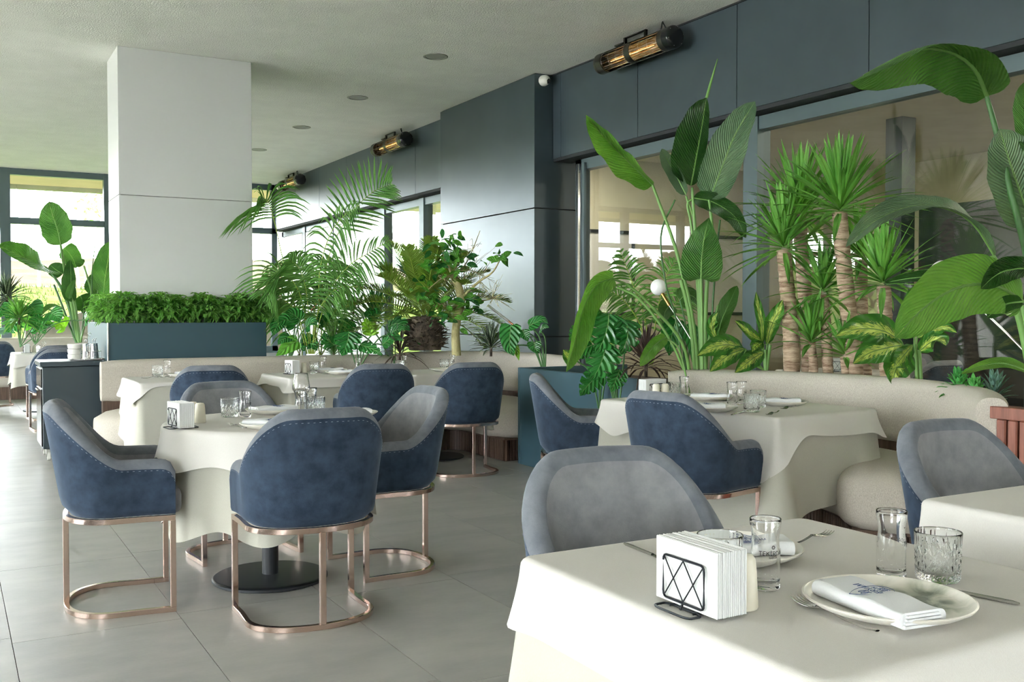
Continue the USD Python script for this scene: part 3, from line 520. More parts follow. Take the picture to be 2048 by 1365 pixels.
  {'stalk': [(4.643, 4.834, 0.855), (4.388, 4.98, 1.027)], 'r': 0.005, 'mid': [(4.388, 4.98, 1.027), (4.291, 4.942, 1.127), (4.244, 4.875, 1.192), (4.211, 4.8, 1.239)], 'w': 0.083, 'mt': 'leaf_dumb_cane', 'roll': 0.4, 'fold': 0.2, 'wave': 0.05, 'prof': 'oval', 'rib': 0.003},
 ]),
 ('dumb_cane', 'broad yellow-splashed dumb cane in the middle behind the crescent banquette', 'plant', [
  {'stalk': [(4.964, 3.899, 0.673), (4.946, 3.916, 1.048)], 'r': 0.012, 'sm': 'stalk_green', 'base': (4.956, 3.904, 0.827)},
  {'stalk': [(4.984, 3.888, 0.673), (4.966, 3.904, 1.018)], 'r': 0.012, 'sm': 'stalk_green'},
  {'stalk': [(4.946, 3.916, 0.908), (4.875, 3.958, 1.071)], 'r': 0.005, 'mid': [(4.875, 3.958, 1.071), (4.713, 3.955, 1.131), (4.528, 3.965, 1.144), (4.349, 3.97, 1.106)], 'w': 0.19, 'mt': 'leaf_dumb_cane', 'roll': 0.25, 'fold': 0.2, 'wave': 0.05, 'prof': 'oval', 'rib': 0.003},
  {'stalk': [(4.946, 3.916, 0.908), (4.885, 3.951, 1.048)], 'r': 0.005, 'mid': [(4.885, 3.951, 1.048), (4.737, 3.939, 1.033), (4.581, 3.931, 1.007), (4.43, 3.919, 0.949)], 'w': 0.184, 'mt': 'leaf_dumb_cane', 'roll': 0.1, 'fold': 0.2, 'wave': 0.05, 'prof': 'oval', 'rib': 0.003},
  {'stalk': [(4.946, 3.916, 0.908), (4.91, 3.936, 1.012)], 'r': 0.005, 'mid': [(4.91, 3.936, 1.012), (4.804, 3.898, 0.958), (4.704, 3.857, 0.896), (4.624, 3.805, 0.825)], 'w': 0.184, 'mt': 'leaf_dumb_cane', 'roll': -0.1, 'fold': 0.2, 'wave': 0.05, 'prof': 'oval', 'rib': 0.003},
  {'stalk': [(4.946, 3.916, 0.908), (4.957, 3.912, 1.089)], 'r': 0.005, 'mid': [(4.957, 3.912, 1.089), (4.953, 3.82, 1.131), (4.956, 3.723, 1.15), (4.941, 3.634, 1.123)], 'w': 0.086, 'mt': 'leaf_dumb_cane', 'roll': -0.3, 'fold': 0.2, 'wave': 0.05, 'prof': 'oval', 'rib': 0.003},
  {'stalk': [(4.946, 3.916, 0.908), (4.966, 3.904, 1.007)], 'r': 0.005, 'mid': [(4.966, 3.904, 1.007), (4.952, 3.818, 1.062), (4.93, 3.735, 1.081), (4.887, 3.663, 1.05)], 'w': 0.127, 'mt': 'leaf_dumb_cane', 'roll': -0.1, 'fold': 0.2, 'wave': 0.05, 'prof': 'oval', 'rib': 0.003},
  {'stalk': [(4.946, 3.916, 0.908), (4.943, 3.922, 1.165)], 'r': 0.005, 'mid': [(4.943, 3.922, 1.165), (4.863, 3.874, 1.253), (4.814, 3.809, 1.338), (4.779, 3.735, 1.404)], 'w': 0.132, 'mt': 'leaf_dumb_cane', 'roll': 0.3, 'fold': 0.2, 'wave': 0.05, 'prof': 'oval', 'rib': 0.003},
  {'stalk': [(4.946, 3.916, 0.908), (4.936, 3.922, 1.048)], 'r': 0.005, 'mid': [(4.936, 3.922, 1.048), (4.764, 3.873, 0.965), (4.635, 3.802, 0.929)], 'w': 0.115, 'mt': 'leaf_dumb_cane', 'roll': 0.2, 'fold': 0.2, 'wave': 0.05, 'prof': 'oval', 'rib': 0.003},
 ]),
 ('split_leaf_plant', 'glossy split-leaf plant between the two curved banquettes', 'plant', [
  {'stalk': [(3.918, 5.465, 0.511), (3.915, 5.477, 0.967), (3.876, 5.507, 1.23)], 'r': 0.006, 'mid': [(3.876, 5.507, 1.23), (3.843, 5.477, 1.14), (3.789, 5.458, 1.04), (3.728, 5.445, 0.965)], 'w': 0.28, 'mt': 'leaf_glossy', 'roll': 0.1, 'fold': 0.12, 'droop': 0.1, 'wave': 0.04, 'prof': 'heart', 'rib': 0.003, 'sm': 'stalk_dark', 'notch': 5, 'n': 34, 'base': (3.918, 5.465, 0.651)},
  {'stalk': [(3.918, 5.465, 0.511), (3.904, 5.479, 0.863), (3.855, 5.512, 1.021)], 'r': 0.006, 'mid': [(3.855, 5.512, 1.021), (3.814, 5.487, 0.939), (3.758, 5.47, 0.851), (3.691, 5.46, 0.787)], 'w': 0.26, 'mt': 'leaf_glossy', 'roll': -0.1, 'fold': 0.12, 'droop': 0.1, 'wave': 0.04, 'prof': 'heart', 'rib': 0.003, 'sm': 'stalk_dark', 'notch': 5, 'n': 34},
  {'stalk': [(3.918, 5.465, 0.511), (3.961, 5.45, 0.947), (3.969, 5.453, 1.189)], 'r': 0.006, 'mid': [(3.969, 5.453, 1.189), (3.961, 5.409, 1.106), (3.919, 5.384, 1.024), (3.866, 5.366, 0.959)], 'w': 0.214, 'mt': 'leaf_glossy', 'roll': 0.4, 'fold': 0.12, 'droop': 0.1, 'wave': 0.04, 'prof': 'heart', 'rib': 0.003, 'sm': 'stalk_dark', 'notch': 5, 'n': 34},
  {'stalk': [(3.918, 5.465, 0.511), (3.865, 5.502, 0.863), (3.776, 5.557, 1.021)], 'r': 0.006, 'mid': [(3.776, 5.557, 1.021), (3.695, 5.556, 0.989), (3.629, 5.546, 0.951), (3.578, 5.528, 0.906)], 'w': 0.133, 'mt': 'leaf_glossy', 'roll': 0.2, 'fold': 0.12, 'droop': 0.1, 'wave': 0.04, 'prof': 'heart', 'rib': 0.003, 'sm': 'stalk_dark', 'notch': 5, 'n': 34},
  {'stalk': [(3.918, 5.465, 0.511), (3.836, 5.52, 0.922), (3.719, 5.593, 1.139)], 'r': 0.006, 'mid': [(3.719, 5.593, 1.139), (3.642, 5.567, 1.096), (3.574, 5.535, 1.051)], 'w': 0.113, 'mt': 'leaf_glossy', 'roll': 0.2, 'fold': 0.12, 'droop': 0.1, 'wave': 0.04, 'prof': 'heart', 'rib': 0.003, 'sm': 'stalk_dark', 'notch': 5, 'n': 34},
  {'stalk': [(3.918, 5.465, 0.511), (3.893, 5.483, 0.77), (3.832, 5.519, 0.836)], 'r': 0.006, 'mid': [(3.832, 5.519, 0.836), (3.75, 5.518, 0.782), (3.684, 5.508, 0.731), (3.632, 5.49, 0.688)], 'w': 0.167, 'mt': 'leaf_glossy', 'roll': 0.2, 'fold': 0.12, 'droop': 0.1, 'wave': 0.04, 'prof': 'heart', 'rib': 0.003, 'sm': 'stalk_dark', 'notch': 5, 'n': 34},
  {'stalk': [(3.918, 5.465, 0.511), (3.944, 5.454, 0.779), (3.935, 5.462, 0.853)], 'r': 0.006, 'mid': [(3.935, 5.462, 0.853), (3.87, 5.427, 0.773), (3.811, 5.39, 0.711)], 'w': 0.147, 'mt': 'leaf_glossy', 'roll': 0, 'fold': 0.12, 'droop': 0.1, 'wave': 0.04, 'prof': 'heart', 'rib': 0.003, 'sm': 'stalk_dark', 'notch': 5, 'n': 34},
  {'stalk': [(3.918, 5.465, 0.511), (3.881, 5.495, 0.947), (3.808, 5.544, 1.189)], 'r': 0.006, 'mid': [(3.808, 5.544, 1.189), (3.745, 5.512, 1.24), (3.704, 5.469, 1.306)], 'w': 0.1, 'mt': 'leaf_glossy', 'roll': 0.3, 'fold': 0.12, 'droop': 0.1, 'wave': 0.04, 'prof': 'heart', 'rib': 0.003, 'sm': 'stalk_dark', 'notch': 5, 'n': 34},
 ]),
 ('heart_leaf_plant', 'glossy plant with heart-shaped leaves spilling over the end of the curved banquette', 'plant', [
  {'stalk': [(4.332, 7.076, 0.698), (4.233, 7.138, 1.021), (4.089, 7.224, 1.138)], 'r': 0.006, 'mid': [(4.089, 7.224, 1.138), (4.061, 7.191, 1.047), (4.04, 7.154, 0.953), (4.048, 7.101, 0.885)], 'w': 0.19, 'mt': 'leaf_glossy', 'roll': 0, 'fold': 0.12, 'droop': 0.1, 'wave': 0.04, 'prof': 'heart', 'rib': 0.003, 'sm': 'stalk_dark', 'notch': 0, 'n': 14, 'base': (4.332, 7.076, 0.838)},
  {'stalk': [(4.332, 7.076, 0.698), (4.298, 7.101, 1.017), (4.219, 7.149, 1.13)], 'r': 0.006, 'mid': [(4.219, 7.149, 1.13), (4.25, 7.087, 1.159), (4.276, 7.027, 1.18), (4.295, 6.969, 1.148)], 'w': 0.124, 'mt': 'leaf_glossy', 'roll': 0.2, 'fold': 0.12, 'droop': 0.1, 'wave': 0.04, 'prof': 'heart', 'rib': 0.003, 'sm': 'stalk_dark', 'notch': 0, 'n': 14},
  {'stalk': [(4.332, 7.076, 0.698), (4.315, 7.089, 0.95), (4.254, 7.126, 0.996)], 'r': 0.006, 'mid': [(4.254, 7.126, 0.996), (4.23, 7.069, 0.948), (4.22, 7.004, 0.901)], 'w': 0.124, 'mt': 'leaf_glossy', 'roll': 0.1, 'fold': 0.12, 'droop': 0.1, 'wave': 0.04, 'prof': 'heart', 'rib': 0.003, 'sm': 'stalk_dark', 'notch': 0, 'n': 14},
  {'stalk': [(4.332, 7.076, 0.698), (4.246, 7.128, 0.938), (4.116, 7.203, 0.971)], 'r': 0.006, 'mid': [(4.116, 7.203, 0.971), (4.1, 7.141, 0.907), (4.083, 7.08, 0.844)], 'w': 0.058, 'mt': 'leaf_lime', 'roll': 0.2, 'fold': 0.12, 'droop': 0.1, 'wave': 0.04, 'prof': 'heart', 'rib': 0.003, 'sm': 'stalk_dark', 'notch': 0, 'n': 14},
  {'stalk': [(4.332, 7.076, 0.698), (4.274, 7.114, 1.001), (4.172, 7.175, 1.096)], 'r': 0.006, 'mid': [(4.172, 7.175, 1.096), (4.159, 7.112, 1.048), (4.15, 7.047, 1.0)], 'w': 0.108, 'mt': 'leaf_glossy', 'roll': 0.2, 'fold': 0.12, 'droop': 0.1, 'wave': 0.04, 'prof': 'heart', 'rib': 0.003, 'sm': 'stalk_dark', 'notch': 0, 'n': 14},
  {'stalk': [(4.332, 7.076, 0.698), (4.337, 7.078, 1.001), (4.299, 7.103, 1.096)], 'r': 0.006, 'mid': [(4.299, 7.103, 1.096), (4.297, 7.036, 1.118), (4.301, 6.964, 1.115)], 'w': 0.091, 'mt': 'leaf_glossy', 'roll': 0.3, 'fold': 0.12, 'droop': 0.1, 'wave': 0.04, 'prof': 'heart', 'rib': 0.003, 'sm': 'stalk_dark', 'notch': 0, 'n': 14},
 ]),
 ('split_leaf_plant', 'split-leaf plant with one lime-green leaf among the palm stems', 'plant', [
  {'stalk': [(3.205, 8.464, 0.712), (3.197, 8.473, 0.996), (3.141, 8.507, 1.068)], 'r': 0.006, 'mid': [(3.141, 8.507, 1.068), (3.118, 8.472, 0.997), (3.08, 8.445, 0.918), (3.042, 8.418, 0.857)], 'w': 0.259, 'mt': 'leaf_glossy', 'roll': 0.1, 'fold': 0.12, 'droop': 0.1, 'wave': 0.04, 'prof': 'heart', 'rib': 0.003, 'sm': 'stalk_dark', 'notch': 5, 'n': 34, 'base': (3.205, 8.464, 0.852)},
  {'stalk': [(3.205, 8.464, 0.712), (3.283, 8.424, 0.978), (3.313, 8.408, 1.032)], 'r': 0.006, 'mid': [(3.313, 8.408, 1.032), (3.291, 8.377, 1.087), (3.253, 8.353, 1.141), (3.232, 8.321, 1.194)], 'w': 0.161, 'mt': 'leaf_lime', 'roll': 0, 'fold': 0.12, 'droop': 0.1, 'wave': 0.04, 'prof': 'heart', 'rib': 0.003, 'sm': 'stalk_dark', 'notch': 5, 'n': 34},
  {'stalk': [(3.205, 8.464, 0.712), (3.327, 8.397, 0.938), (3.401, 8.355, 0.951)], 'r': 0.006, 'mid': [(3.401, 8.355, 0.951), (3.437, 8.29, 0.997), (3.477, 8.223, 1.016), (3.515, 8.154, 0.99)], 'w': 0.143, 'mt': 'leaf_glossy', 'roll': 0.2, 'fold': 0.12, 'droop': 0.1, 'wave': 0.04, 'prof': 'heart', 'rib': 0.003, 'sm': 'stalk_dark', 'notch': 5, 'n': 34},
  {'stalk': [(3.205, 8.464, 0.712), (3.239, 8.447, 0.938), (3.225, 8.455, 0.951)], 'r': 0.006, 'mid': [(3.225, 8.455, 0.951), (3.269, 8.384, 0.93), (3.32, 8.308, 0.9), (3.351, 8.243, 0.857)], 'w': 0.134, 'mt': 'leaf_glossy', 'roll': 0.2, 'fold': 0.12, 'droop': 0.1, 'wave': 0.04, 'prof': 'heart', 'rib': 0.003, 'sm': 'stalk_dark', 'notch': 5, 'n': 34},
  {'stalk': [(3.205, 8.464, 0.712), (3.357, 8.382, 0.987), (3.461, 8.324, 1.05)], 'r': 0.006, 'mid': [(3.461, 8.324, 1.05), (3.497, 8.236, 1.087), (3.531, 8.148, 1.088)], 'w': 0.152, 'mt': 'leaf_glossy', 'roll': 0.3, 'fold': 0.12, 'droop': 0.1, 'wave': 0.04, 'prof': 'heart', 'rib': 0.003, 'sm': 'stalk_dark', 'notch': 5, 'n': 34},
  {'stalk': [(3.205, 8.464, 0.712), (3.137, 8.505, 0.938), (3.022, 8.571, 0.951)], 'r': 0.006, 'mid': [(3.022, 8.571, 0.951), (2.952, 8.543, 0.998), (2.906, 8.502, 1.066)], 'w': 0.161, 'mt': 'leaf_glossy', 'roll': 0.2, 'fold': 0.12, 'droop': 0.1, 'wave': 0.04, 'prof': 'heart', 'rib': 0.003, 'sm': 'stalk_dark', 'notch': 5, 'n': 34},
 ]),
 ('heart_leaf_plant', 'broad-leaved climber at the foot of the palm by the blue-grey planter', 'plant', [
  {'stalk': [(2.63, 8.732, 0.714), (2.702, 8.695, 0.957), (2.726, 8.683, 0.988)], 'r': 0.006, 'mid': [(2.726, 8.683, 0.988), (2.651, 8.678, 0.954), (2.584, 8.668, 0.902), (2.518, 8.658, 0.859)], 'w': 0.151, 'mt': 'leaf_fresh', 'roll': 0.2, 'fold': 0.12, 'droop': 0.1, 'wave': 0.04, 'prof': 'heart', 'rib': 0.003, 'sm': 'stalk_dark', 'notch': 0, 'n': 14, 'base': (2.63, 8.732, 0.854)},
  {'stalk': [(2.63, 8.732, 0.714), (2.691, 8.703, 1.029), (2.704, 8.699, 1.131)], 'r': 0.006, 'mid': [(2.704, 8.699, 1.131), (2.635, 8.694, 1.176), (2.572, 8.683, 1.159), (2.514, 8.668, 1.106)], 'w': 0.151, 'mt': 'leaf_glossy', 'roll': 0.2, 'fold': 0.12, 'droop': 0.1, 'wave': 0.04, 'prof': 'heart', 'rib': 0.003, 'sm': 'stalk_dark', 'notch': 0, 'n': 14},
  {'stalk': [(2.63, 8.732, 0.714), (2.633, 8.737, 1.051), (2.588, 8.767, 1.176)], 'r': 0.006, 'mid': [(2.588, 8.767, 1.176), (2.539, 8.723, 1.11), (2.498, 8.675, 1.036)], 'w': 0.142, 'mt': 'leaf_glossy', 'roll': 0.2, 'fold': 0.12, 'droop': 0.1, 'wave': 0.04, 'prof': 'heart', 'rib': 0.003, 'sm': 'stalk_dark', 'notch': 0, 'n': 14},
  {'stalk': [(2.63, 8.732, 0.714), (2.711, 8.693, 1.051), (2.744, 8.678, 1.176)], 'r': 0.006, 'mid': [(2.744, 8.678, 1.176), (2.668, 8.654, 1.23), (2.592, 8.628, 1.239)], 'w': 0.151, 'mt': 'leaf_glossy', 'roll': 0.2, 'fold': 0.12, 'droop': 0.1, 'wave': 0.04, 'prof': 'heart', 'rib': 0.003, 'sm': 'stalk_dark', 'notch': 0, 'n': 14},
  {'stalk': [(2.63, 8.732, 0.714), (2.734, 8.679, 1.017), (2.789, 8.65, 1.109)], 'r': 0.006, 'mid': [(2.789, 8.65, 1.109), (2.818, 8.567, 1.154), (2.837, 8.486, 1.133)], 'w': 0.133, 'mt': 'leaf_glossy', 'roll': 0.2, 'fold': 0.12, 'droop': 0.1, 'wave': 0.04, 'prof': 'heart', 'rib': 0.003, 'sm': 'stalk_dark', 'notch': 0, 'n': 14},
  {'stalk': [(2.63, 8.732, 0.714), (2.671, 8.713, 0.979), (2.664, 8.719, 1.033)], 'r': 0.006, 'mid': [(2.664, 8.719, 1.033), (2.591, 8.69, 0.999), (2.535, 8.652, 0.956)], 'w': 0.115, 'mt': 'leaf_glossy', 'roll': 0, 'fold': 0.12, 'droop': 0.1, 'wave': 0.04, 'prof': 'heart', 'rib': 0.003, 'sm': 'stalk_dark', 'notch': 0, 'n': 14},
 ]),
 ('split_leaf_plant', 'split-leaf plant on the window sill at the far left', 'plant', [
  {'stalk': [(0.986, 14.27, 0.831), (1.0, 14.267, 1.145), (0.944, 14.301, 1.217)], 'r': 0.006, 'mid': [(0.944, 14.301, 1.217), (0.927, 14.239, 1.114), (0.877, 14.195, 1.011)], 'w': 0.323, 'mt': 'leaf_fresh', 'roll': 0.1, 'fold': 0.12, 'droop': 0.1, 'wave': 0.04, 'prof': 'heart', 'rib': 0.003, 'sm': 'stalk_dark', 'notch': 5, 'n': 34, 'base': (0.986, 14.27, 0.971)},
  {'stalk': [(0.986, 14.27, 0.831), (1.084, 14.219, 1.113), (1.113, 14.204, 1.152)], 'r': 0.006, 'mid': [(1.113, 14.204, 1.152), (1.072, 14.154, 1.056), (1.089, 14.074, 0.973)], 'w': 0.245, 'mt': 'leaf_glossy', 'roll': 0, 'fold': 0.12, 'droop': 0.1, 'wave': 0.04, 'prof': 'heart', 'rib': 0.003, 'sm': 'stalk_dark', 'notch': 5, 'n': 34},
  {'stalk': [(0.986, 14.27, 0.831), (0.909, 14.318, 1.113), (0.763, 14.402, 1.152)], 'r': 0.006, 'mid': [(0.763, 14.402, 1.152), (0.725, 14.352, 1.056), (0.653, 14.321, 0.999)], 'w': 0.284, 'mt': 'leaf_glossy', 'roll': 0.2, 'fold': 0.12, 'droop': 0.1, 'wave': 0.04, 'prof': 'heart', 'rib': 0.003, 'sm': 'stalk_dark', 'notch': 5, 'n': 34},
  {'stalk': [(0.986, 14.27, 0.831), (1.196, 14.154, 1.064), (1.337, 14.073, 1.055)], 'r': 0.006, 'mid': [(1.337, 14.073, 1.055), (1.275, 14.041, 1.088), (1.212, 14.005, 1.024)], 'w': 0.258, 'mt': 'leaf_lime', 'roll': 0.1, 'fold': 0.12, 'droop': 0.1, 'wave': 0.04, 'prof': 'heart', 'rib': 0.003, 'sm': 'stalk_dark', 'notch': 5, 'n': 34},
  {'stalk': [(0.986, 14.27, 0.831), (1.12, 14.197, 1.064), (1.185, 14.16, 1.055)], 'r': 0.006, 'mid': [(1.185, 14.16, 1.055), (1.152, 14.111, 1.12), (1.125, 14.059, 1.153)], 'w': 0.168, 'mt': 'leaf_fresh', 'roll': 0, 'fold': 0.12, 'droop': 0.1, 'wave': 0.04, 'prof': 'heart', 'rib': 0.003, 'sm': 'stalk_dark', 'notch': 5, 'n': 34},
  {'stalk': [(0.986, 14.27, 0.831), (0.858, 14.345, 1.064), (0.66, 14.457, 1.055)], 'r': 0.006, 'mid': [(0.66, 14.457, 1.055), (0.623, 14.408, 0.998), (0.564, 14.371, 0.973)], 'w': 0.194, 'mt': 'leaf_teal', 'roll': 0, 'fold': 0.12, 'droop': 0.1, 'wave': 0.04, 'prof': 'heart', 'rib': 0.003, 'sm': 'stalk_dark', 'notch': 5, 'n': 34},
 ]),
 ('broad_leaf_plant', 'dark broad-leaved plant behind the tall stalks at the glass', 'plant', [
  {'stalk': [(4.483, 5.438, 0.681), (4.473, 5.449, 1.033), (4.427, 5.481, 1.188)], 'r': 0.006, 'mid': [(4.427, 5.481, 1.188), (4.379, 5.459, 1.101), (4.337, 5.434, 1.016), (4.305, 5.404, 0.942)], 'w': 0.18, 'mt': 'leaf_glossy', 'roll': 0.2, 'fold': 0.12, 'droop': 0.1, 'wave': 0.04, 'prof': 'heart', 'rib': 0.003, 'sm': 'stalk_dark', 'notch': 0, 'n': 14, 'base': (4.483, 5.438, 0.821)},
  {'stalk': [(4.483, 5.438, 0.681), (4.503, 5.432, 1.015), (4.487, 5.445, 1.153)], 'r': 0.006, 'mid': [(4.487, 5.445, 1.153), (4.496, 5.392, 1.077), (4.481, 5.351, 0.981), (4.442, 5.325, 0.897)], 'w': 0.152, 'mt': 'leaf_glossy', 'roll': 0.3, 'fold': 0.12, 'droop': 0.1, 'wave': 0.04, 'prof': 'heart', 'rib': 0.003, 'sm': 'stalk_dark', 'notch': 0, 'n': 14},
  {'stalk': [(4.483, 5.438, 0.681), (4.486, 5.444, 1.102), (4.453, 5.47, 1.328)], 'r': 0.006, 'mid': [(4.453, 5.47, 1.328), (4.464, 5.419, 1.362), (4.492, 5.357, 1.34), (4.489, 5.31, 1.274)], 'w': 0.159, 'mt': 'leaf_banana', 'roll': 0.3, 'fold': 0.12, 'droop': 0.1, 'wave': 0.04, 'prof': 'heart', 'rib': 0.003, 'sm': 'stalk_dark', 'notch': 0, 'n': 14},
  {'stalk': [(4.483, 5.438, 0.681), (4.456, 5.461, 1.085), (4.392, 5.504, 1.293)], 'r': 0.006, 'mid': [(4.392, 5.504, 1.293), (4.323, 5.472, 1.24), (4.272, 5.43, 1.161)], 'w': 0.138, 'mt': 'leaf_banana', 'roll': 0.2, 'fold': 0.12, 'droop': 0.1, 'wave': 0.04, 'prof': 'heart', 'rib': 0.003, 'sm': 'stalk_dark', 'notch': 0, 'n': 14},
  {'stalk': [(4.483, 5.438, 0.681), (4.575, 5.389, 0.945), (4.631, 5.359, 1.013)], 'r': 0.006, 'mid': [(4.631, 5.359, 1.013), (4.628, 5.295, 1.102), (4.613, 5.237, 1.189)], 'w': 0.118, 'mt': 'leaf_glossy', 'roll': 0.3, 'fold': 0.12, 'droop': 0.1, 'wave': 0.04, 'prof': 'heart', 'rib': 0.003, 'sm': 'stalk_dark', 'notch': 0, 'n': 14},
 ]),
 ('dumb_cane', 'dumb cane leaves peeping out behind the split-leaf plant', 'plant', [
  {'stalk': [(3.986, 5.771, 0.52), (3.997, 5.775, 0.952), (3.969, 5.798, 1.188)], 'r': 0.006, 'mid': [(3.969, 5.798, 1.188), (3.929, 5.777, 1.251), (3.919, 5.738, 1.313), (3.921, 5.692, 1.361)], 'w': 0.119, 'mt': 'leaf_dumb_cane', 'roll': 0.2, 'fold': 0.12, 'droop': 0.1, 'wave': 0.04, 'prof': 'heart', 'rib': 0.003, 'sm': 'stalk_dark', 'notch': 0, 'n': 14, 'base': (3.986, 5.771, 0.66)},
  {'stalk': [(3.986, 5.771, 0.52), (3.977, 5.783, 0.864), (3.93, 5.815, 1.012)], 'r': 0.006, 'mid': [(3.93, 5.815, 1.012), (3.855, 5.79, 1.063), (3.792, 5.758, 1.105)], 'w': 0.119, 'mt': 'leaf_dumb_cane', 'roll': 0.2, 'fold': 0.12, 'droop': 0.1, 'wave': 0.04, 'prof': 'heart', 'rib': 0.003, 'sm': 'stalk_dark', 'notch': 0, 'n': 14},
  {'stalk': [(3.986, 5.771, 0.52), (4.031, 5.753, 0.864), (4.037, 5.754, 1.012)], 'r': 0.006, 'mid': [(4.037, 5.754, 1.012), (4.024, 5.694, 1.063), (3.978, 5.653, 1.119)], 'w': 0.119, 'mt': 'leaf_dumb_cane', 'roll': 0.1, 'fold': 0.12, 'droop': 0.1, 'wave': 0.04, 'prof': 'heart', 'rib': 0.003, 'sm': 'stalk_dark', 'notch': 0, 'n': 14},
  {'stalk': [(3.986, 5.771, 0.52), (3.93, 5.808, 0.811), (3.837, 5.864, 0.906)], 'r': 0.006, 'mid': [(3.837, 5.864, 0.906), (3.762, 5.839, 0.937), (3.7, 5.806, 0.981)], 'w': 0.126, 'mt': 'leaf_dumb_cane', 'roll': 0.2, 'fold': 0.12, 'droop': 0.1, 'wave': 0.04, 'prof': 'heart', 'rib': 0.003, 'sm': 'stalk_dark', 'notch': 0, 'n': 14},
 ]),
 ('split_leaf_plant', 'dark split-leaf plant low behind the bright lime leaf', 'plant', [
  {'stalk': [(3.635, 8.622, 0.697), (3.633, 8.628, 1.008), (3.581, 8.661, 1.104)], 'r': 0.006, 'mid': [(3.581, 8.661, 1.104), (3.623, 8.592, 1.137), (3.672, 8.518, 1.128), (3.711, 8.448, 1.073)], 'w': 0.204, 'mt': 'leaf_glossy', 'roll': 0.2, 'fold': 0.12, 'droop': 0.1, 'wave': 0.04, 'prof': 'heart', 'rib': 0.003, 'sm': 'stalk_dark', 'notch': 4, 'n': 34, 'base': (3.635, 8.622, 0.837)},
  {'stalk': [(3.635, 8.622, 0.697), (3.479, 8.717, 1.043), (3.273, 8.838, 1.174)], 'r': 0.006, 'mid': [(3.273, 8.838, 1.174), (3.211, 8.802, 1.104), (3.157, 8.761, 1.027)], 'w': 0.186, 'mt': 'leaf_glossy', 'roll': 0.2, 'fold': 0.12, 'droop': 0.1, 'wave': 0.04, 'prof': 'heart', 'rib': 0.003, 'sm': 'stalk_dark', 'notch': 4, 'n': 34},
  {'stalk': [(3.635, 8.622, 0.697), (3.734, 8.57, 0.978), (3.784, 8.544, 1.043)], 'r': 0.006, 'mid': [(3.784, 8.544, 1.043), (3.799, 8.465, 1.007), (3.79, 8.399, 0.944)], 'w': 0.158, 'mt': 'leaf_glossy', 'roll': 0.1, 'fold': 0.12, 'droop': 0.1, 'wave': 0.04, 'prof': 'heart', 'rib': 0.003, 'sm': 'stalk_dark', 'notch': 4, 'n': 34},
  {'stalk': [(3.635, 8.622, 0.697), (3.585, 8.657, 1.043), (3.485, 8.718, 1.174)], 'r': 0.006, 'mid': [(3.485, 8.718, 1.174), (3.423, 8.685, 1.221), (3.344, 8.661, 1.23)], 'w': 0.186, 'mt': 'leaf_glossy', 'roll': 0.2, 'fold': 0.12, 'droop': 0.1, 'wave': 0.04, 'prof': 'heart', 'rib': 0.003, 'sm': 'stalk_dark', 'notch': 4, 'n': 34},
  {'stalk': [(3.635, 8.622, 0.697), (3.387, 8.768, 1.02), (3.09, 8.94, 1.127)], 'r': 0.006, 'mid': [(3.09, 8.94, 1.127), (3.03, 8.907, 1.174), (2.95, 8.883, 1.174)], 'w': 0.186, 'mt': 'leaf_glossy', 'roll': 0.2, 'fold': 0.12, 'droop': 0.1, 'wave': 0.04, 'prof': 'heart', 'rib': 0.003, 'sm': 'stalk_dark', 'notch': 4, 'n': 34},
  {'stalk': [(3.635, 8.622, 0.697), (3.274, 8.829, 0.926), (2.864, 9.063, 0.94)], 'r': 0.006, 'mid': [(2.864, 9.063, 0.94), (2.9, 8.997, 0.969), (2.944, 8.925, 0.943), (2.963, 8.867, 0.889)], 'w': 0.186, 'mt': 'leaf_glossy', 'roll': 0.1, 'fold': 0.12, 'droop': 0.1, 'wave': 0.04, 'prof': 'heart', 'rib': 0.003, 'sm': 'stalk_dark', 'notch': 4, 'n': 34},
 ]),
 ('broad_leaf_plant', 'dark leafy plants on the sill under the big far-left leaves', 'plant', [
  {'stalk': [(0.772, 13.586, 0.82), (0.781, 13.588, 1.199), (0.724, 13.625, 1.34)], 'r': 0.006, 'mid': [(0.724, 13.625, 1.34), (0.677, 13.58, 1.248), (0.62, 13.54, 1.157)], 'w': 0.281, 'mt': 'leaf_glossy', 'roll': 0.2, 'fold': 0.12, 'droop': 0.1, 'wave': 0.04, 'prof': 'heart', 'rib': 0.003, 'sm': 'stalk_dark', 'notch': 0, 'n': 14, 'base': (0.772, 13.586, 0.96)},
  {'stalk': [(0.772, 13.586, 0.82), (0.861, 13.543, 1.199), (0.884, 13.534, 1.34)], 'r': 0.006, 'mid': [(0.884, 13.534, 1.34), (0.932, 13.436, 1.266), (0.947, 13.355, 1.157)], 'w': 0.268, 'mt': 'leaf_glossy', 'roll': 0.2, 'fold': 0.12, 'droop': 0.1, 'wave': 0.04, 'prof': 'heart', 'rib': 0.003, 'sm': 'stalk_dark', 'notch': 0, 'n': 14},
  {'stalk': [(0.772, 13.586, 0.82), (0.753, 13.6, 1.077), (0.667, 13.649, 1.095)], 'r': 0.006, 'mid': [(0.667, 13.649, 1.095), (0.729, 13.547, 1.157), (0.799, 13.438, 1.127)], 'w': 0.281, 'mt': 'leaf_glossy', 'roll': 0.1, 'fold': 0.12, 'droop': 0.1, 'wave': 0.04, 'prof': 'heart', 'rib': 0.003, 'sm': 'stalk_dark', 'notch': 0, 'n': 14},
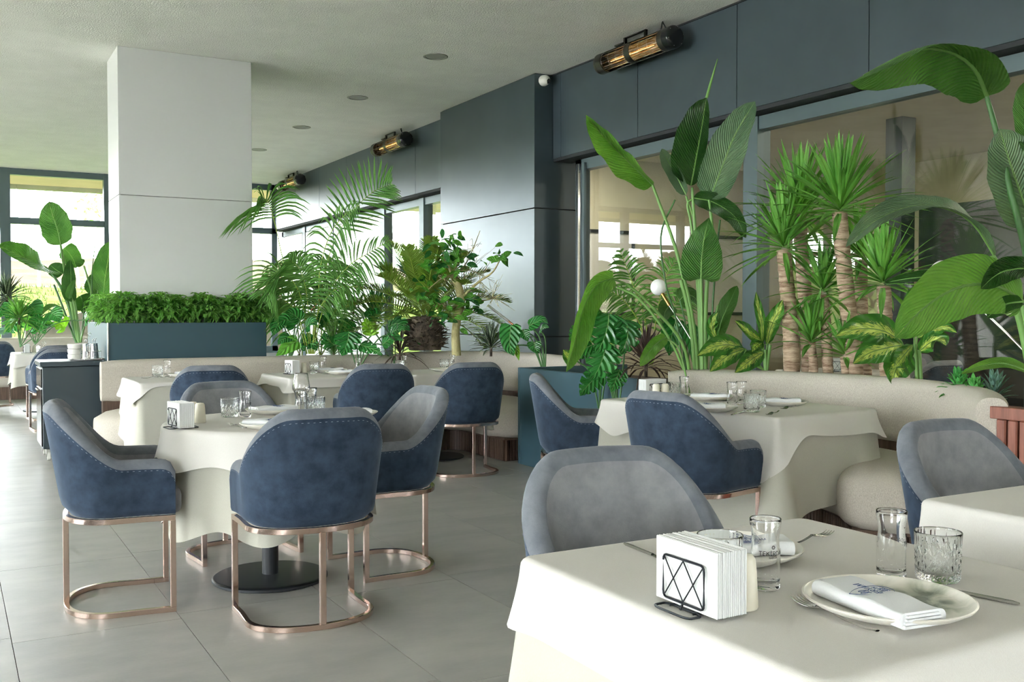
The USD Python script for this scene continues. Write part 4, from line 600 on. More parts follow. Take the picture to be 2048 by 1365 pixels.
  {'stalk': [(0.772, 13.586, 0.82), (0.967, 13.481, 1.153), (1.096, 13.411, 1.248)], 'r': 0.006, 'mid': [(1.096, 13.411, 1.248), (1.154, 13.308, 1.205), (1.189, 13.216, 1.127)], 'w': 0.244, 'mt': 'leaf_glossy', 'roll': 0.2, 'fold': 0.12, 'droop': 0.1, 'wave': 0.04, 'prof': 'heart', 'rib': 0.003, 'sm': 'stalk_dark', 'notch': 0, 'n': 14},
  {'stalk': [(0.772, 13.586, 0.82), (0.912, 13.509, 1.061), (0.987, 13.467, 1.064)], 'r': 0.006, 'mid': [(0.987, 13.467, 1.064), (0.919, 13.438, 1.108), (0.851, 13.407, 1.084)], 'w': 0.244, 'mt': 'leaf_glossy', 'roll': 0.2, 'fold': 0.12, 'droop': 0.1, 'wave': 0.04, 'prof': 'heart', 'rib': 0.003, 'sm': 'stalk_dark', 'notch': 0, 'n': 14},
  {'stalk': [(0.772, 13.586, 0.82), (0.722, 13.621, 1.175), (0.606, 13.69, 1.291)], 'r': 0.006, 'mid': [(0.606, 13.69, 1.291), (0.539, 13.658, 1.248), (0.482, 13.618, 1.157)], 'w': 0.268, 'mt': 'leaf_glossy', 'roll': 0.2, 'fold': 0.12, 'droop': 0.1, 'wave': 0.04, 'prof': 'heart', 'rib': 0.003, 'sm': 'stalk_dark', 'notch': 0, 'n': 14},
  {'stalk': [(0.772, 13.586, 0.82), (1.153, 13.374, 1.107), (1.468, 13.197, 1.156)], 'r': 0.006, 'mid': [(1.468, 13.197, 1.156), (1.515, 13.103, 1.205), (1.559, 13.007, 1.157)], 'w': 0.22, 'mt': 'leaf_glossy', 'roll': 0.2, 'fold': 0.12, 'droop': 0.1, 'wave': 0.04, 'prof': 'heart', 'rib': 0.003, 'sm': 'stalk_dark', 'notch': 0, 'n': 14},
 ]),
]
PALMS = [
 ('feather_palm', 'tall feather palm beside the white column', 'plant', (2.936, 8.961, 0.839), [
  ([(2.904, 8.98, 0.858), (2.805, 8.991, 1.267), (2.692, 9.012, 1.726), (2.611, 9.012, 2.089), (2.551, 8.994, 2.244), (2.475, 8.981, 2.297)], 0.481, 20, {'start': 0.62, 'droop': 0.6, 'lw': 0.022, 'face': (-0.4, -0.5, 0.75)}),
  ([(2.952, 8.952, 0.858), (3.019, 8.942, 1.36), (3.118, 8.912, 1.826), (3.28, 8.842, 2.153), (3.469, 8.753, 2.364), (3.636, 8.672, 2.444)], 0.443, 24, {'start': 0.52, 'droop': 0.1, 'lw': 0.025, 'face': (-0.3, -0.7, 0.65)}),
  ([(2.944, 8.957, 0.858), (2.976, 8.871, 1.267), (2.974, 8.804, 1.633), (3.034, 8.699, 1.947), (3.131, 8.569, 2.122), (3.224, 8.438, 2.204)], 0.41, 20, {'start': 0.5, 'droop': 0.7, 'lw': 0.025, 'face': (-0.4, -0.5, 0.75)}),
  ([(2.928, 8.966, 0.858), (2.884, 8.943, 1.174), (2.808, 8.938, 1.45), (2.676, 8.96, 1.609), (2.557, 8.968, 1.539), (2.479, 8.951, 1.402)], 0.436, 18, {'start': 0.45, 'droop': 0.5, 'lw': 0.025, 'face': (-0.45, -0.6, 0.65)}),
  ([(2.936, 8.962, 0.858), (2.912, 8.942, 1.174), (2.88, 8.926, 1.451), (2.823, 8.921, 1.634), (2.733, 8.931, 1.723)], 0.438, 18, {'start': 0.4, 'droop': 0.5, 'lw': 0.027, 'face': (-0.45, -0.6, 0.65)}),
  ([(2.952, 8.952, 0.858), (2.997, 8.879, 1.174), (3.064, 8.792, 1.45), (3.21, 8.66, 1.678), (3.352, 8.525, 1.789), (3.492, 8.391, 1.899)], 0.367, 20, {'start': 0.4, 'droop': 0.45, 'lw': 0.022, 'face': (-0.45, -0.6, 0.65)}),
  ([(2.944, 8.957, 0.858), (2.961, 8.886, 1.174), (3.015, 8.789, 1.358), (3.115, 8.664, 1.471), (3.25, 8.515, 1.469)], 0.367, 18, {'start': 0.35, 'droop': 0.5, 'lw': 0.022, 'face': (-0.45, -0.6, 0.65)}),
  ([(2.92, 8.971, 0.858), (2.855, 8.943, 1.082), (2.774, 8.922, 1.266), (2.654, 8.922, 1.357), (2.56, 8.902, 1.311)], 0.321, 16, {'start': 0.35, 'droop': 0.5, 'lw': 0.022, 'face': (-0.45, -0.6, 0.65)}),
  ([(2.96, 8.948, 0.858), (3.058, 8.919, 1.081), (3.155, 8.888, 1.267), (3.235, 8.865, 1.361)], 0.326, 16, {'start': 0.3, 'droop': 0.4, 'lw': 0.024, 'face': (-0.45, -0.6, 0.65)}),
  ([(2.944, 8.957, 0.858), (2.985, 9.016, 1.174), (3.041, 9.064, 1.456), (3.122, 9.097, 1.647), (3.219, 9.117, 1.745)], 0.424, 18, {'start': 0.4, 'droop': 0.5, 'lw': 0.025, 'face': (-0.45, -0.6, 0.65)}),
 ]),
 ('feather_palm', 'dense dark feather palm low behind the tall one', 'plant', (3.171, 9.402, 0.818), [
  ([(2.986, 9.45, 0.82), (2.939, 9.452, 1.269), (2.832, 9.484, 1.559), (2.715, 9.516, 1.702)], 0.364, 18, {'start': 0.25, 'droop': 0.7, 'lw': 0.02, 'face': (-0.45, -0.6, 0.65)}),
  ([(3.002, 9.44, 0.82), (3.035, 9.438, 1.317), (2.997, 9.47, 1.659), (2.957, 9.498, 1.829)], 0.39, 18, {'start': 0.25, 'droop': 0.7, 'lw': 0.02, 'face': (-0.45, -0.6, 0.65)}),
  ([(3.155, 9.354, 0.82), (3.235, 9.284, 1.269), (3.354, 9.188, 1.559), (3.491, 9.076, 1.702)], 0.364, 18, {'start': 0.25, 'droop': 0.7, 'lw': 0.02, 'face': (-0.45, -0.6, 0.65)}),
  ([(3.164, 9.349, 0.82), (3.306, 9.201, 1.123), (3.453, 9.047, 1.316), (3.596, 8.891, 1.363)], 0.338, 18, {'start': 0.25, 'droop': 0.7, 'lw': 0.02, 'face': (-0.45, -0.6, 0.65)}),
  ([(2.986, 9.45, 0.82), (2.843, 9.464, 1.123), (2.721, 9.461, 1.268), (2.598, 9.455, 1.292)], 0.289, 16, {'start': 0.25, 'droop': 0.7, 'lw': 0.02, 'face': (-0.45, -0.6, 0.65)}),
  ([(3.196, 9.445, 0.816), (3.226, 9.481, 1.269), (3.284, 9.496, 1.567), (3.372, 9.491, 1.792)], 0.396, 18, {'start': 0.25, 'droop': 0.7, 'lw': 0.02, 'face': (-0.45, -0.6, 0.65)}),
  ([(3.155, 9.354, 0.82), (3.088, 9.326, 1.172), (3.086, 9.258, 1.412), (3.1, 9.178, 1.554)], 0.338, 16, {'start': 0.3, 'droop': 0.7, 'lw': 0.02, 'face': (-0.45, -0.6, 0.65)}),
 ]),
 ('feather_palm', 'low feather palm behind the cordyline at the glass', 'plant', (4.541, 5.923, 0.851), [
  ([(4.541, 5.923, 0.851), (4.513, 5.949, 1.185), (4.426, 6.008, 1.483), (4.358, 6.054, 1.706)], 0.223, 18, {'start': 0.3, 'droop': 0.4, 'lw': 0.02, 'face': (-0.45, -0.6, 0.65)}),
  ([(4.547, 5.919, 0.851), (4.584, 5.909, 1.185), (4.646, 5.883, 1.483), (4.719, 5.846, 1.631)], 0.223, 18, {'start': 0.3, 'droop': 0.4, 'lw': 0.02, 'face': (-0.45, -0.6, 0.65)}),
  ([(4.541, 5.923, 0.851), (4.46, 5.94, 1.148), (4.333, 5.979, 1.333), (4.216, 6.01, 1.406)], 0.203, 16, {'start': 0.3, 'droop': 0.4, 'lw': 0.02, 'face': (-0.45, -0.6, 0.65)}),
  ([(4.554, 5.916, 0.851), (4.625, 5.883, 1.111), (4.708, 5.842, 1.297), (4.79, 5.798, 1.371)], 0.205, 16, {'start': 0.3, 'droop': 0.4, 'lw': 0.02, 'face': (-0.45, -0.6, 0.65)}),
 ]),
]
YUCCAS = [
 ('yucca cane at the left of the group, its head below the tallest one', (4.689, 4.63, 0.809), (4.65, 4.678, 1.638), 0.048, 70, 0.463, 0.04, -0.55, (0, 0, 0)),
 ('yucca cane with the left-hand high head of sword leaves', (4.928, 4.724, 0.796), (4.891, 4.779, 1.881), 0.046, 70, 0.51, 0.04, -0.45, (0, 0, 0)),
 ('thickest yucca cane with the highest, widest head of sword leaves', (4.869, 4.298, 0.816), (4.808, 4.365, 1.857), 0.049, 84, 0.525, 0.042, -0.4, (0, 0, 0)),
 ('yucca cane behind the thickest one, with a small dark head', (5.043, 4.372, 0.806), (5.037, 4.399, 1.572), 0.041, 50, 0.348, 0.036, -0.4, (0, 0, 0)),
 ('yucca cane on the right whose head spreads over the pale splashed leaves', (4.934, 4.089, 0.826), (4.91, 4.12, 1.399), 0.045, 64, 0.452, 0.04, -0.5, (0, 0, 0)),
 ('short yucca with a drooping head in the middle of the group', (4.856, 4.478, 0.806), (4.824, 4.513, 1.35), 0.032, 48, 0.364, 0.04, -0.7, (0, 0, 0)),
 ('lowest yucca rosette just above the crescent banquette', (4.767, 4.528, 0.799), (4.754, 4.543, 1.034), 0.028, 36, 0.364, 0.04, -0.2, (0, 0, 0)),
 ('low dark yucca rosette between the two dumb canes', (4.821, 4.325, 0.81), (4.823, 4.329, 0.961), 0.028, 32, 0.294, 0.036, -0.2, (0, 0, 0)),
]
TUFTS = [
 ('purple-brown spiky cordyline left of the crescent banquette', 'cordyline', (4.209, 5.536, 0.849), 60, 0.36, 0.026, 'leaf_cordyline', -0.15, 0.45),
 ('grey-striped spiky plant at the foot of the slate pillar', 'striped_dracaena', (4.226, 7.829, 0.908), 46, 0.26, 0.036, 'leaf_zebra', -0.1, 0.2),
 ('dark spiky tuft at the foot of the cycad', 'cordyline', (3.537, 8.275, 0.852), 40, 0.3, 0.022, 'leaf_cordyline', -0.1, 0.45),
 ('bushy striped dracaena in front of the far left window', 'striped_dracaena', (0.65, 13.899, 1.404), 60, 0.4, 0.05, 'leaf_zebra', -0.5, 0.3),
 ('green bushy dracaena lower down at the far left window', 'striped_dracaena', (0.752, 13.373, 1.157), 60, 0.34, 0.045, 'leaf_yucca', -0.5, 0.3),
 ('grassy green tuft at the foot of the palm', 'striped_dracaena', (3.071, 8.712, 0.846), 60, 0.42, 0.018, 'leaf_palm', 0.2, 0.25),
 ('dark upright grassy tuft behind the small white globe lamp', 'striped_dracaena', (3.664, 9.191, 1.171), 50, 0.42, 0.035, 'leaf_glossy', 0.1, 0.3),
 ('green spiky tuft behind the cycad by the glass', 'striped_dracaena', (4.018, 9.118, 1.568), 44, 0.4, 0.05, 'leaf_glossy', 0.3, 0.2),
 ('bright green leafy succulent at the right end of the crescent banquette', 'succulent', (4.549, 3.329, 0.806), 46, 0.11, 0.036, 'leaf_succulent', -0.1, 0.3),
 ('second mound of the bright green succulent beside the wooden rail', 'succulent', (4.486, 3.192, 0.783), 34, 0.1, 0.036, 'leaf_succulent', -0.1, 0.3),
 ('blue-grey rosette succulent next to the bright green one', 'succulent', (4.574, 3.142, 0.798), 30, 0.12, 0.03, 'leaf_teal', 0, 0.1),
]
BRANCHES = [
 ([(4.021, 8.016, 1.333), (3.934, 8.063, 1.275), (3.837, 8.12, 1.329), (3.779, 8.154, 1.356)], 0.022),
 ([(4.013, 8.021, 1.356), (4.064, 7.923, 1.444), (4.114, 7.825, 1.522), (4.181, 7.718, 1.595), (4.21, 7.633, 1.702)], 0.016),
 ([(3.984, 8.043, 1.513), (3.939, 8.072, 1.625), (3.901, 8.096, 1.715), (3.882, 8.109, 1.805)], 0.016),
 ([(3.987, 8.03, 1.176), (3.861, 8.017, 1.221), (3.753, 7.994, 1.287)], 0.016),
 ([(4.006, 8.027, 1.401), (4.103, 7.951, 1.355), (4.213, 7.87, 1.355), (4.303, 7.801, 1.4)], 0.012),
 ([(3.969, 8.053, 1.571), (4.079, 8.051, 1.673), (4.163, 8.065, 1.812), (4.248, 8.08, 1.989)], 0.008),
 ([(3.958, 8.06, 1.58), (3.827, 8.046, 1.533), (3.678, 8.041, 1.42)], 0.01),
]
TWIGS = [
 ((4.172, 7.936, 1.513), 10, 0.22),
 ((4.244, 7.833, 1.377), 14, 0.2),
 ((4.095, 7.983, 1.625), 12, 0.25),
 ((4.035, 8.014, 1.536), 10, 0.2),
 ((3.898, 8.092, 1.536), 8, 0.2),
 ((4.117, 7.976, 1.805), 6, 0.2),
 ((3.775, 8.041, 1.354), 6, 0.15),
]
SPRAYS = [
 ((3.921, 8.087, 1.783), 28, 0.07),
 ((3.964, 8.002, 1.677), 22, 0.07),
 ((3.779, 8.049, 1.665), 19, 0.06),
 ((4.211, 7.634, 1.737), 14, 0.05),
 ((4.042, 7.832, 1.354), 16, 0.05),
 ((3.685, 8.036, 1.398), 14, 0.05),
 ((3.791, 7.972, 1.265), 16, 0.06),
 ((3.908, 7.96, 1.176), 6, 0.05),
 ((3.602, 8.087, 1.53), 5, 0.05),
 ((3.744, 7.996, 1.177), 4, 0.04),
 ((4.022, 7.841, 1.256), 5, 0.04),
 ((3.962, 8.067, 1.895), 6, 0.05),
]
CY = (3.901, 8.532, 0.939)
TREE_BASE = (3.979, 8.025, 0.852)
TRUNK = [(3.979, 8.025, 0.852), (3.974, 8.033, 1.032), (3.987, 8.03, 1.176), (4.021, 8.017, 1.356), (3.996, 8.035, 1.491), (3.958, 8.06, 1.58)]
BUSHES = [
 (1.27, 9.092, 1.08, 0.85, 'first clipped green shrub from the left along the front of the column planter'),
 (1.37, 9.112, 1.08, 0.99, 'second clipped green shrub from the left along the front of the column planter'),
 (1.47, 9.092, 1.08, 0.92, 'third clipped green shrub from the left along the front of the column planter'),
 (1.57, 9.112, 1.08, 0.85, 'fourth clipped green shrub from the left along the front of the column planter'),
 (1.67, 9.092, 1.08, 0.99, 'fifth clipped green shrub from the left along the front of the column planter'),
 (1.77, 9.112, 1.08, 0.92, 'sixth clipped green shrub from the left along the front of the column planter'),
 (1.87, 9.092, 1.08, 0.85, 'seventh clipped green shrub from the left along the front of the column planter'),
 (1.97, 9.112, 1.08, 0.99, 'eighth clipped green shrub from the left along the front of the column planter'),
 (2.07, 9.092, 1.08, 0.92, 'ninth clipped green shrub from the left along the front of the column planter'),
 (2.17, 9.112, 1.08, 0.85, 'tenth clipped green shrub from the left along the front of the column planter'),
 (2.27, 9.092, 1.08, 0.99, 'eleventh clipped green shrub from the left along the front of the column planter'),
 (2.37, 9.112, 1.08, 0.92, 'twelfth clipped green shrub from the left along the front of the column planter'),
 (2.47, 9.092, 1.08, 0.85, 'thirteenth clipped green shrub from the left along the front of the column planter'),
 (1.245, 9.3, 1.08, 0.95, 'first clipped green shrub from the front down the left side of the column planter'),
 (1.245, 9.46, 1.08, 0.95, 'second clipped green shrub from the front down the left side of the column planter'),
 (1.245, 9.62, 1.08, 0.95, 'third clipped green shrub from the front down the left side of the column planter'),
 (1.245, 9.78, 1.08, 0.95, 'fourth clipped green shrub from the front down the left side of the column planter'),
 (2.5, 9.22, 1.08, 0.95, 'first clipped green shrub from the front down the right side of the column planter'),
 (2.5, 9.36, 1.08, 0.95, 'second clipped green shrub from the front down the right side of the column planter'),
 (2.5, 9.5, 1.08, 0.95, 'third clipped green shrub from the front down the right side of the column planter'),
]

# ------------------------------------------------------------------ chairs
def chair_plan(inset=0.0, n=57):
    """The U of the chair seen from above: front right, round the back, front left (the chair faces +y)."""
    w, yf, ys, yr = .262 - inset, .205, -.03, -.228 + inset
    pts = [(w, yf), (w - .004, .09)] + [(w * math.cos(g) ** .9 if math.cos(g) > 0 else -w * (-math.cos(g)) ** .9, ys + (yr - ys) * math.sin(g) ** .9) for g in np.linspace(0.001, PI - .001, 60)] + [(-w + .004, .09), (-w, yf)]
    return resample(pts, n)
def chair_shell():
    p = chair_plan(n=65); n = len(p)
    t = np.gradient(p, axis=0); t /= np.linalg.norm(t, axis=1, keepdims=True); nr = np.stack([t[:, 1], -t[:, 0]], 1) * -1
    if (nr[n // 2] @ [0, -1]) < 0: nr = -nr
    s = np.abs(np.linspace(-1, 1, n))
    h = .645 + .225 * (1 - smooth01((s - .19) / .48)) - .012 * s
    e = np.sqrt(np.clip(1 - np.clip((s - .90) / .10, 0, 1) ** 2, 0, 1)); h = h - .05 * (1 - e)
    th = .066 * (.25 + .75 * e); lean = .06 * (1 - smooth01((s - .3) / .5)) + .016
    zb = .402; outer, rim, inner = [], [], []
    for k in np.linspace(0, 1, 12):                                    # outside, bottom to seam
        z = zb + (h - .038 - zb) * k; off = lean * ((z - zb) / .46) - .03 * np.clip(1 - k / .14, 0, 1) ** 2
        outer.append(np.c_[p + nr * off[:, None], z])
    c0 = lean * ((h - .038 - zb) / .46)
    for g in np.linspace(0, PI, 9):                                    # over the top
        off = c0 - th / 2 + th / 2 * np.cos(g); z = h - .038 + .038 * np.sin(g)
        rim.append(np.c_[p + nr * off[:, None], z])
    inner.append(rim[-1])
    for k in np.linspace(1, 0, 9)[1:]:                                 # inside, down
        z = zb + .03 + (h - .038 - zb - .03) * k; off = lean * ((z - zb) / .46) - th - .012 * (1 - k)
        inner.append(np.c_[p + nr * off[:, None], z])
    o = np.stack(outer, 1); i = np.stack(inner, 1); r_ = np.stack(rim, 1)
    def skin(a, cap=False):
        f = grid_faces(a.shape[0], a.shape[1]); return tm(a, f)
    so, si, sr = skin(o), skin(i), skin(r_)
    # close the two arm fronts
    caps = []
    for k in (0, n - 1):
        loop = np.vstack([o[k], r_[k], i[k]]); c = loop.mean(0); m = len(loop)
        caps.append(tm(np.vstack([loop, c]), np.array([(q, (q + 1) % m, m) for q in range(m)])))
    seam = o[:, -2] * .35 + o[:, -1] * .65 + np.c_[nr * .001, np.zeros(n)]
    return cat([so] + caps), si, sr, seam
def build_chair():
    t = thing('tub_chair', 'x', 'chair')
    so, si, sr, seam = chair_shell()
    obj('shell', so, 'velvet_navy', t, True); obj('lining', si, 'velvet_grey', t, True); obj('rim', sr, 'velvet_rim', t, True)
    q = resample(seam, 210); dash = [tube(q[k:k + 2], .0006, 4) for k in range(0, 208, 3)]
    obj('stitching', cat(dash), 'thread', t)
    p = chair_plan(.075, 33); v = []
    for z in (.425, .475):
        for x, y in np.vstack([p, [(p[0][0], .185), (p[-1][0], .185)]]): v.append((x, y, z))
    s = m3.Manifold.sphere(.028, 12).to_mesh().vert_properties[:, :3]
    obj('seat', trimesh.convex.convex_hull(np.vstack([s + a for a in v])), 'velvet_grey', t, 40)
    sq = rrect(-.011, .011, -.011, .011, .002, 2)
    ring = np.vstack([chair_plan(.012, 49)])
    for nm, z in (('seat_rail', .391), ('floor_rail', .011)): obj(nm, sweep(sq, np.c_[ring, np.full(len(ring), z)]), 'copper_chrome', t, 30)
    for x, y in ((.25, .194), (-.25, .194), (0, -.216)): obj('leg', bbox(x - .0115, x + .0115, y - .0115, y + .0115, .02, .382, .0015), 'copper_chrome', t)
    return t
chairs = Set(build_chair)
D = math.radians
for x, y, deg, lab in CHAIRS:
    chairs.put((x, y, 0), D(deg - 90), lab)

# ------------------------------------------------------------------ tables and cloths
def cloth(outline, ztop, ctrl, r=.018, N=220, K=12, seed=1, wob=.006, pw=1.4):
    """A cloth over a table top. outline: closed loop; ctrl: (fraction of the perimeter, drop, outward reach) points, joined smoothly."""
    o = np.vstack([outline, outline[:1]]); o = resample(o, N + 1)[:-1]
    t = np.roll(o, -1, 0) - np.roll(o, 1, 0); t /= np.linalg.norm(t, axis=1, keepdims=True); nr = np.stack([t[:, 1], -t[:, 0]], 1)
    if ((o - o.mean(0)) * nr).sum() < 0: nr = -nr
    u = np.arange(N) / N; c = sorted(ctrl); cu = np.array([q[0] for q in c])
    def per(k): return np.interp(u, np.r_[cu - 1, cu, cu + 1], np.tile([q[k] for q in c], 3))
    def soft(a, w=5):
        for _ in range(3): a = sum(np.roll(a, q) for q in range(-w, w + 1)) / (2 * w + 1)
        return a
    drop, out = soft(per(1), 2), soft(per(2), 2)
    rg = np.random.default_rng(seed); ripple = soft(rg.normal(size=N) * 3, 4) * wob
    cen = o.mean(0); rings = []
    for k in (0.0, .4, .75, .93):
        rings.append(np.c_[cen + (o - cen) * k, np.full(N, ztop)])
    for g in np.linspace(0, PI / 2, 5): rings.append(np.c_[o + nr * (r * math.sin(g) - r), np.full(N, ztop - r + r * math.cos(g))])
    for k in range(1, K + 1):
        f = k / K; d = np.maximum(drop - r, .001)
        rings.append(np.c_[o + nr * ((out * f ** pw + ripple * f)[:, None]), ztop - r - d * f])
    v = np.stack(rings); m = tm(v, grid_faces(len(rings), N, wrap_m=True)); m.invert(); return m
def rect(x0, x1, y0, y1, r=.03, n=5):
    """Starts at the far left corner and runs far left, near left, near right, far right."""
    out = []
    for cx, cy, g in ((x0 + r, y1 - r, 90), (x0 + r, y0 + r, 180), (x1 - r, y0 + r, 270), (x1 - r, y1 - r, 0)): out += arc(cx, cy, r, g, g + 90, n)
    return np.array(out)
def corners(fr, drop, cdrop, w=.03, out=.012, cout=.06):
    c = []
    for f in fr: c += [(f - w, drop, out), (f, cdrop, cout), (f + w, drop, out)]
    return c
ZT = .738
def square_table(x0, x1, y0, y1, names, over, under, rot=0.0, legs='pedestal', seed=1, N=220):
    """names: (label of the table, label of the over cloth, label of the under cloth)."""
    cx, cy = (x0 + x1) / 2, (y0 + y1) / 2; hx, hy = (x1 - x0) / 2, (y1 - y0) / 2
    t = thing('square_table', names[0], 'table', (cx, cy, 0), rot)
    obj('tabletop', bbox(-hx + .02, hx - .02, -hy + .02, hy - .02, ZT - .034, ZT - .008, .004), 'wood_dark', t)
    if legs == 'pedestal':
        obj('base', lathe([(0, 0), (.24, 0), (.25, .004), (.25, .012), (.242, .018), (.05, .02), (0, .02)], 40), 'black_metal', t, 40)
        obj('column', lathe([(0, .02), (.036, .02), (.036, ZT - .04), (0, ZT - .04)], 24), 'black_metal', t, 40)
    else:
        for x in (-hx + .045, hx - .045):
            for y in (-hy + .045, hy - .045): obj('leg', bbox(x - .022, x + .022, y - .022, y + .022, 0, ZT - .036, .003), 'wood_leg', t)
    p = rect(-hx, hx, -hy, hy)
    P = Set_place(cx, cy, rot)
    a = obj('under_cloth', P(cloth(p, ZT - .004, under, seed=seed, N=N, K=16)), 'cloth_under', smooth=50, label=names[2], cat='tablecloth')
    q = rect(-hx - .004, hx + .004, -hy - .004, hy + .004, .034)
    b = obj('over_cloth', P(cloth(q, ZT, over, seed=seed + 5, r=.02, N=N)), 'cloth_top', smooth=50, label=names[1], cat='tablecloth')
    return t
def Set_place(cx, cy, rot):
    def f(m): m = turn(m, rot); m.apply_translation((cx, cy, 0)); return m
    return f

# round table in the middle
rt = thing('round_table', 'round table with a black disc foot standing between four blue chairs', 'table', (1.29, 4.55, 0))
obj('base', lathe([(0, 0), (.255, 0), (.262, .004), (.262, .014), (.25, .022), (.05, .026), (0, .026)], 56), 'black_metal', rt, 40)
obj('column', lathe([(0, .02), (.037, .02), (.037, ZT - .04), (0, ZT - .04)], 28), 'black_metal', rt, 40)
obj('tabletop', lathe([(0, ZT - .036), (.455, ZT - .036), (.46, ZT - .03), (.46, ZT - .008), (0, ZT - .008)], 56), 'wood_dark', rt, 40)
circ = np.array(arc(0, 0, .47, 0, 360, 121)[:-1])
def folds(n, drop, amp, out, oa, ph=0.0, flat=()):
    return [(k / 64, drop + amp * math.cos(2 * PI * n * k / 64 + ph) , out + oa * math.cos(2 * PI * n * k / 64 + ph)) for k in range(64)]
PR = Set_place(1.29, 4.55, 0)
obj('under_cloth', PR(cloth(circ, ZT - .004, folds(7, .45, .03, .0, .034, .6), seed=3, N=280, wob=.004)), 'cloth_under', smooth=50,
    label='longer putty-coloured under cloth hanging from the round table', cat='tablecloth')
obj('over_cloth', PR(cloth(circ * 1.012, ZT, folds(7, .165, .020, .034, .020, .6), seed=8, N=280, r=.022, wob=.003)), 'cloth_top', smooth=50,
    label='cream top cloth on the round table between four chairs', cat='tablecloth')
S4 = (.0, .25, .5, .75)
square_table(1.0, 1.80, .93, 1.745, ('square dining table in the right foreground on brown legs', 'cream top cloth on the nearest square table', 'grey-white under cloth hanging below the nearest table'),
             [(.97, .13, .012), (.0, .145, .03), (.03, .135, .014), (.12, .14, .012), (.21, .13, .012), (.25, .13, .03), (.29, .075, .014), (.40, .07, .012), (.48, .075, .012), (.5, .12, .03), (.53, .12, .012), (.75, .13, .03)], corners(S4, .40, .50, .035, .006, .09), legs='four', seed=11)
square_table(2.24, 3.04, .95, 1.76, ('square dining table at the right edge of the picture', 'white top cloth on the table at the right edge', 'grey-white under cloth of the table at the right edge'),
             corners(S4, .155, .17, .03, .012, .03), corners(S4, .42, .5, .035, .006, .08), legs='four', seed=21)
# oblong table: the cloth's pointed corners hang unevenly
square_table(3.335, 4.135, 3.50, 4.79, ('oblong table inside the crescent banquette', 'cream top cloth with uneven pointed corners on the oblong table', 'putty under cloth hanging in folds on the oblong table'),
             [(.0, .12, .03), (.05, .20, .06), (.10, .13, .02), (.22, .16, .01), (.27, .30, .03), (.305, .33, .035), (.325, .20, .04), (.34, .12, .05), (.36, .09, .03), (.40, .11, .02), (.45, .12, .02), (.485, .11, .04), (.505, .16, .05), (.53, .12, .03), (.7, .12, .01), (.75, .18, .05), (.8, .12, .01)],
             [(.0, .45, .03), (.05, .42, .02), (.25, .60, .02), (.29, .60, .02), (.318, .62, .17), (.34, .50, .03), (.36, .47, .02), (.42, .45, .015), (.45, .44, .03), (.475, .52, .16), (.50, .42, .06), (.53, .40, .02), (.7, .42, .02), (.75, .48, .06), (.8, .42, .02)], rot=D(6), seed=31, N=360)
square_table(1.17, 1.97, 7.42, 8.22, ('square table at the left end of the straight banquette', 'white top cloth on the table at the left end of the banquette', 'putty under cloth on the table at the left end of the banquette'),
             [(.98, .10, .01), (.03, .14, .05), (.1, .14, .03), (.21, .14, .03), (.245, .20, .06), (.27, .05, .012), (.3, .025, .008), (.45, .03, .008), (.5, .1, .03), (.75, .1, .03)],
             [(.0, .42, .05), (.04, .42, .05), (.2, .43, .07), (.245, .60, .10), (.28, .45, .03), (.34, .5, .02), (.4, .40, .02), (.5, .46, .05), (.75, .42, .03)], seed=41)
square_table(2.25, 3.05, 7.38, 8.18, ('square table in front of the middle of the banquette', 'cream top cloth on the middle banquette table', 'putty under cloth on the middle banquette table'),
             corners(S4, .075, .12, .05, .012, .05), corners(S4, .42, .5, .035, .008, .06), seed=51)
square_table(3.25, 3.98, 7.36, 8.06, ('square table tucked into the curved banquette', 'cream top cloth on the table under the curved banquette', 'putty under cloth on the table under the curved banquette'),
             corners(S4, .10, .13, .05, .012, .05), corners(S4, .42, .5, .035, .008, .06), seed=61)
square_table(.70, 1.42, 13.5, 14.3, ('small white-clothed table near the far windows', 'white top cloth on the far table by the windows', 'pale under cloth on the far table by the windows'),
             corners(S4, .15, .19, .05, .012, .05), corners(S4, .38, .44, .035, .008, .06), seed=71)
# the table behind the glass with its napkins and two chairs
square_table(INNER[0] - .4, INNER[0] + .4, INNER[1] - .4, INNER[1] + .4, ('square table in the room behind the right-hand glass', 'white top cloth on the table behind the glass', 'grey under cloth of the table behind the glass'),
             corners(S4, .15, .19, .05, .012, .05), corners(S4, .38, .44, .035, .008, .06), seed=81)

# ------------------------------------------------------------------ tableware
def build_plate():
    t = thing('plate', 'x', 'plate')
    obj('dish', lathe([(0, .004), (.072, .004), (.077, 0), (.086, 0), (.120, .012), (.135, .021), (.137, .0245), (.134, .0255), (.130, .023), (.122, .013), (.108, .0095), (0, .009)], 72), 'plate_glaze', t, 50)
    return t
mat('plate_glaze', {'g': ('texture_coordinate', {}), 'm': ('mapping', {'scale': (1, 1, .05)}), 'n': ('noise_texture', {'scale': 13.0, 'detail': 5.0, 'distortion': 1.6}), 's': ('mapping', {'location': (-.62, .1, 0), 'scale': (9, 6, 1)}),
                    'q': ('gradient_texture', {'gradient_type': 'spherical'}), 'k': ('math', {'math_type': 'multiply'}), 'r': ('rgb_ramp', {'ramp': [(.0, lin((238, 234, 224))), (.2, lin((236, 232, 222))), (.3, lin((196, 198, 182))), (.42, lin((120, 128, 114)))]}),
                    'p': ('principled_bsdf', {'roughness': .28})},
    [('g.object', 'm.vector'), ('m.vector', 'n.vector'), ('g.object', 's.vector'), ('s.vector', 'q.vector'), ('q.fac', 'k.value1'), ('n.fac', 'k.value2'), ('k.value', 'r.fac'), ('r.color', 'p.base_color')])
plates = Set(build_plate)
def flat_text(txt, h, depth=.0004): return meshkit.text_mesh(txt, h, depth)
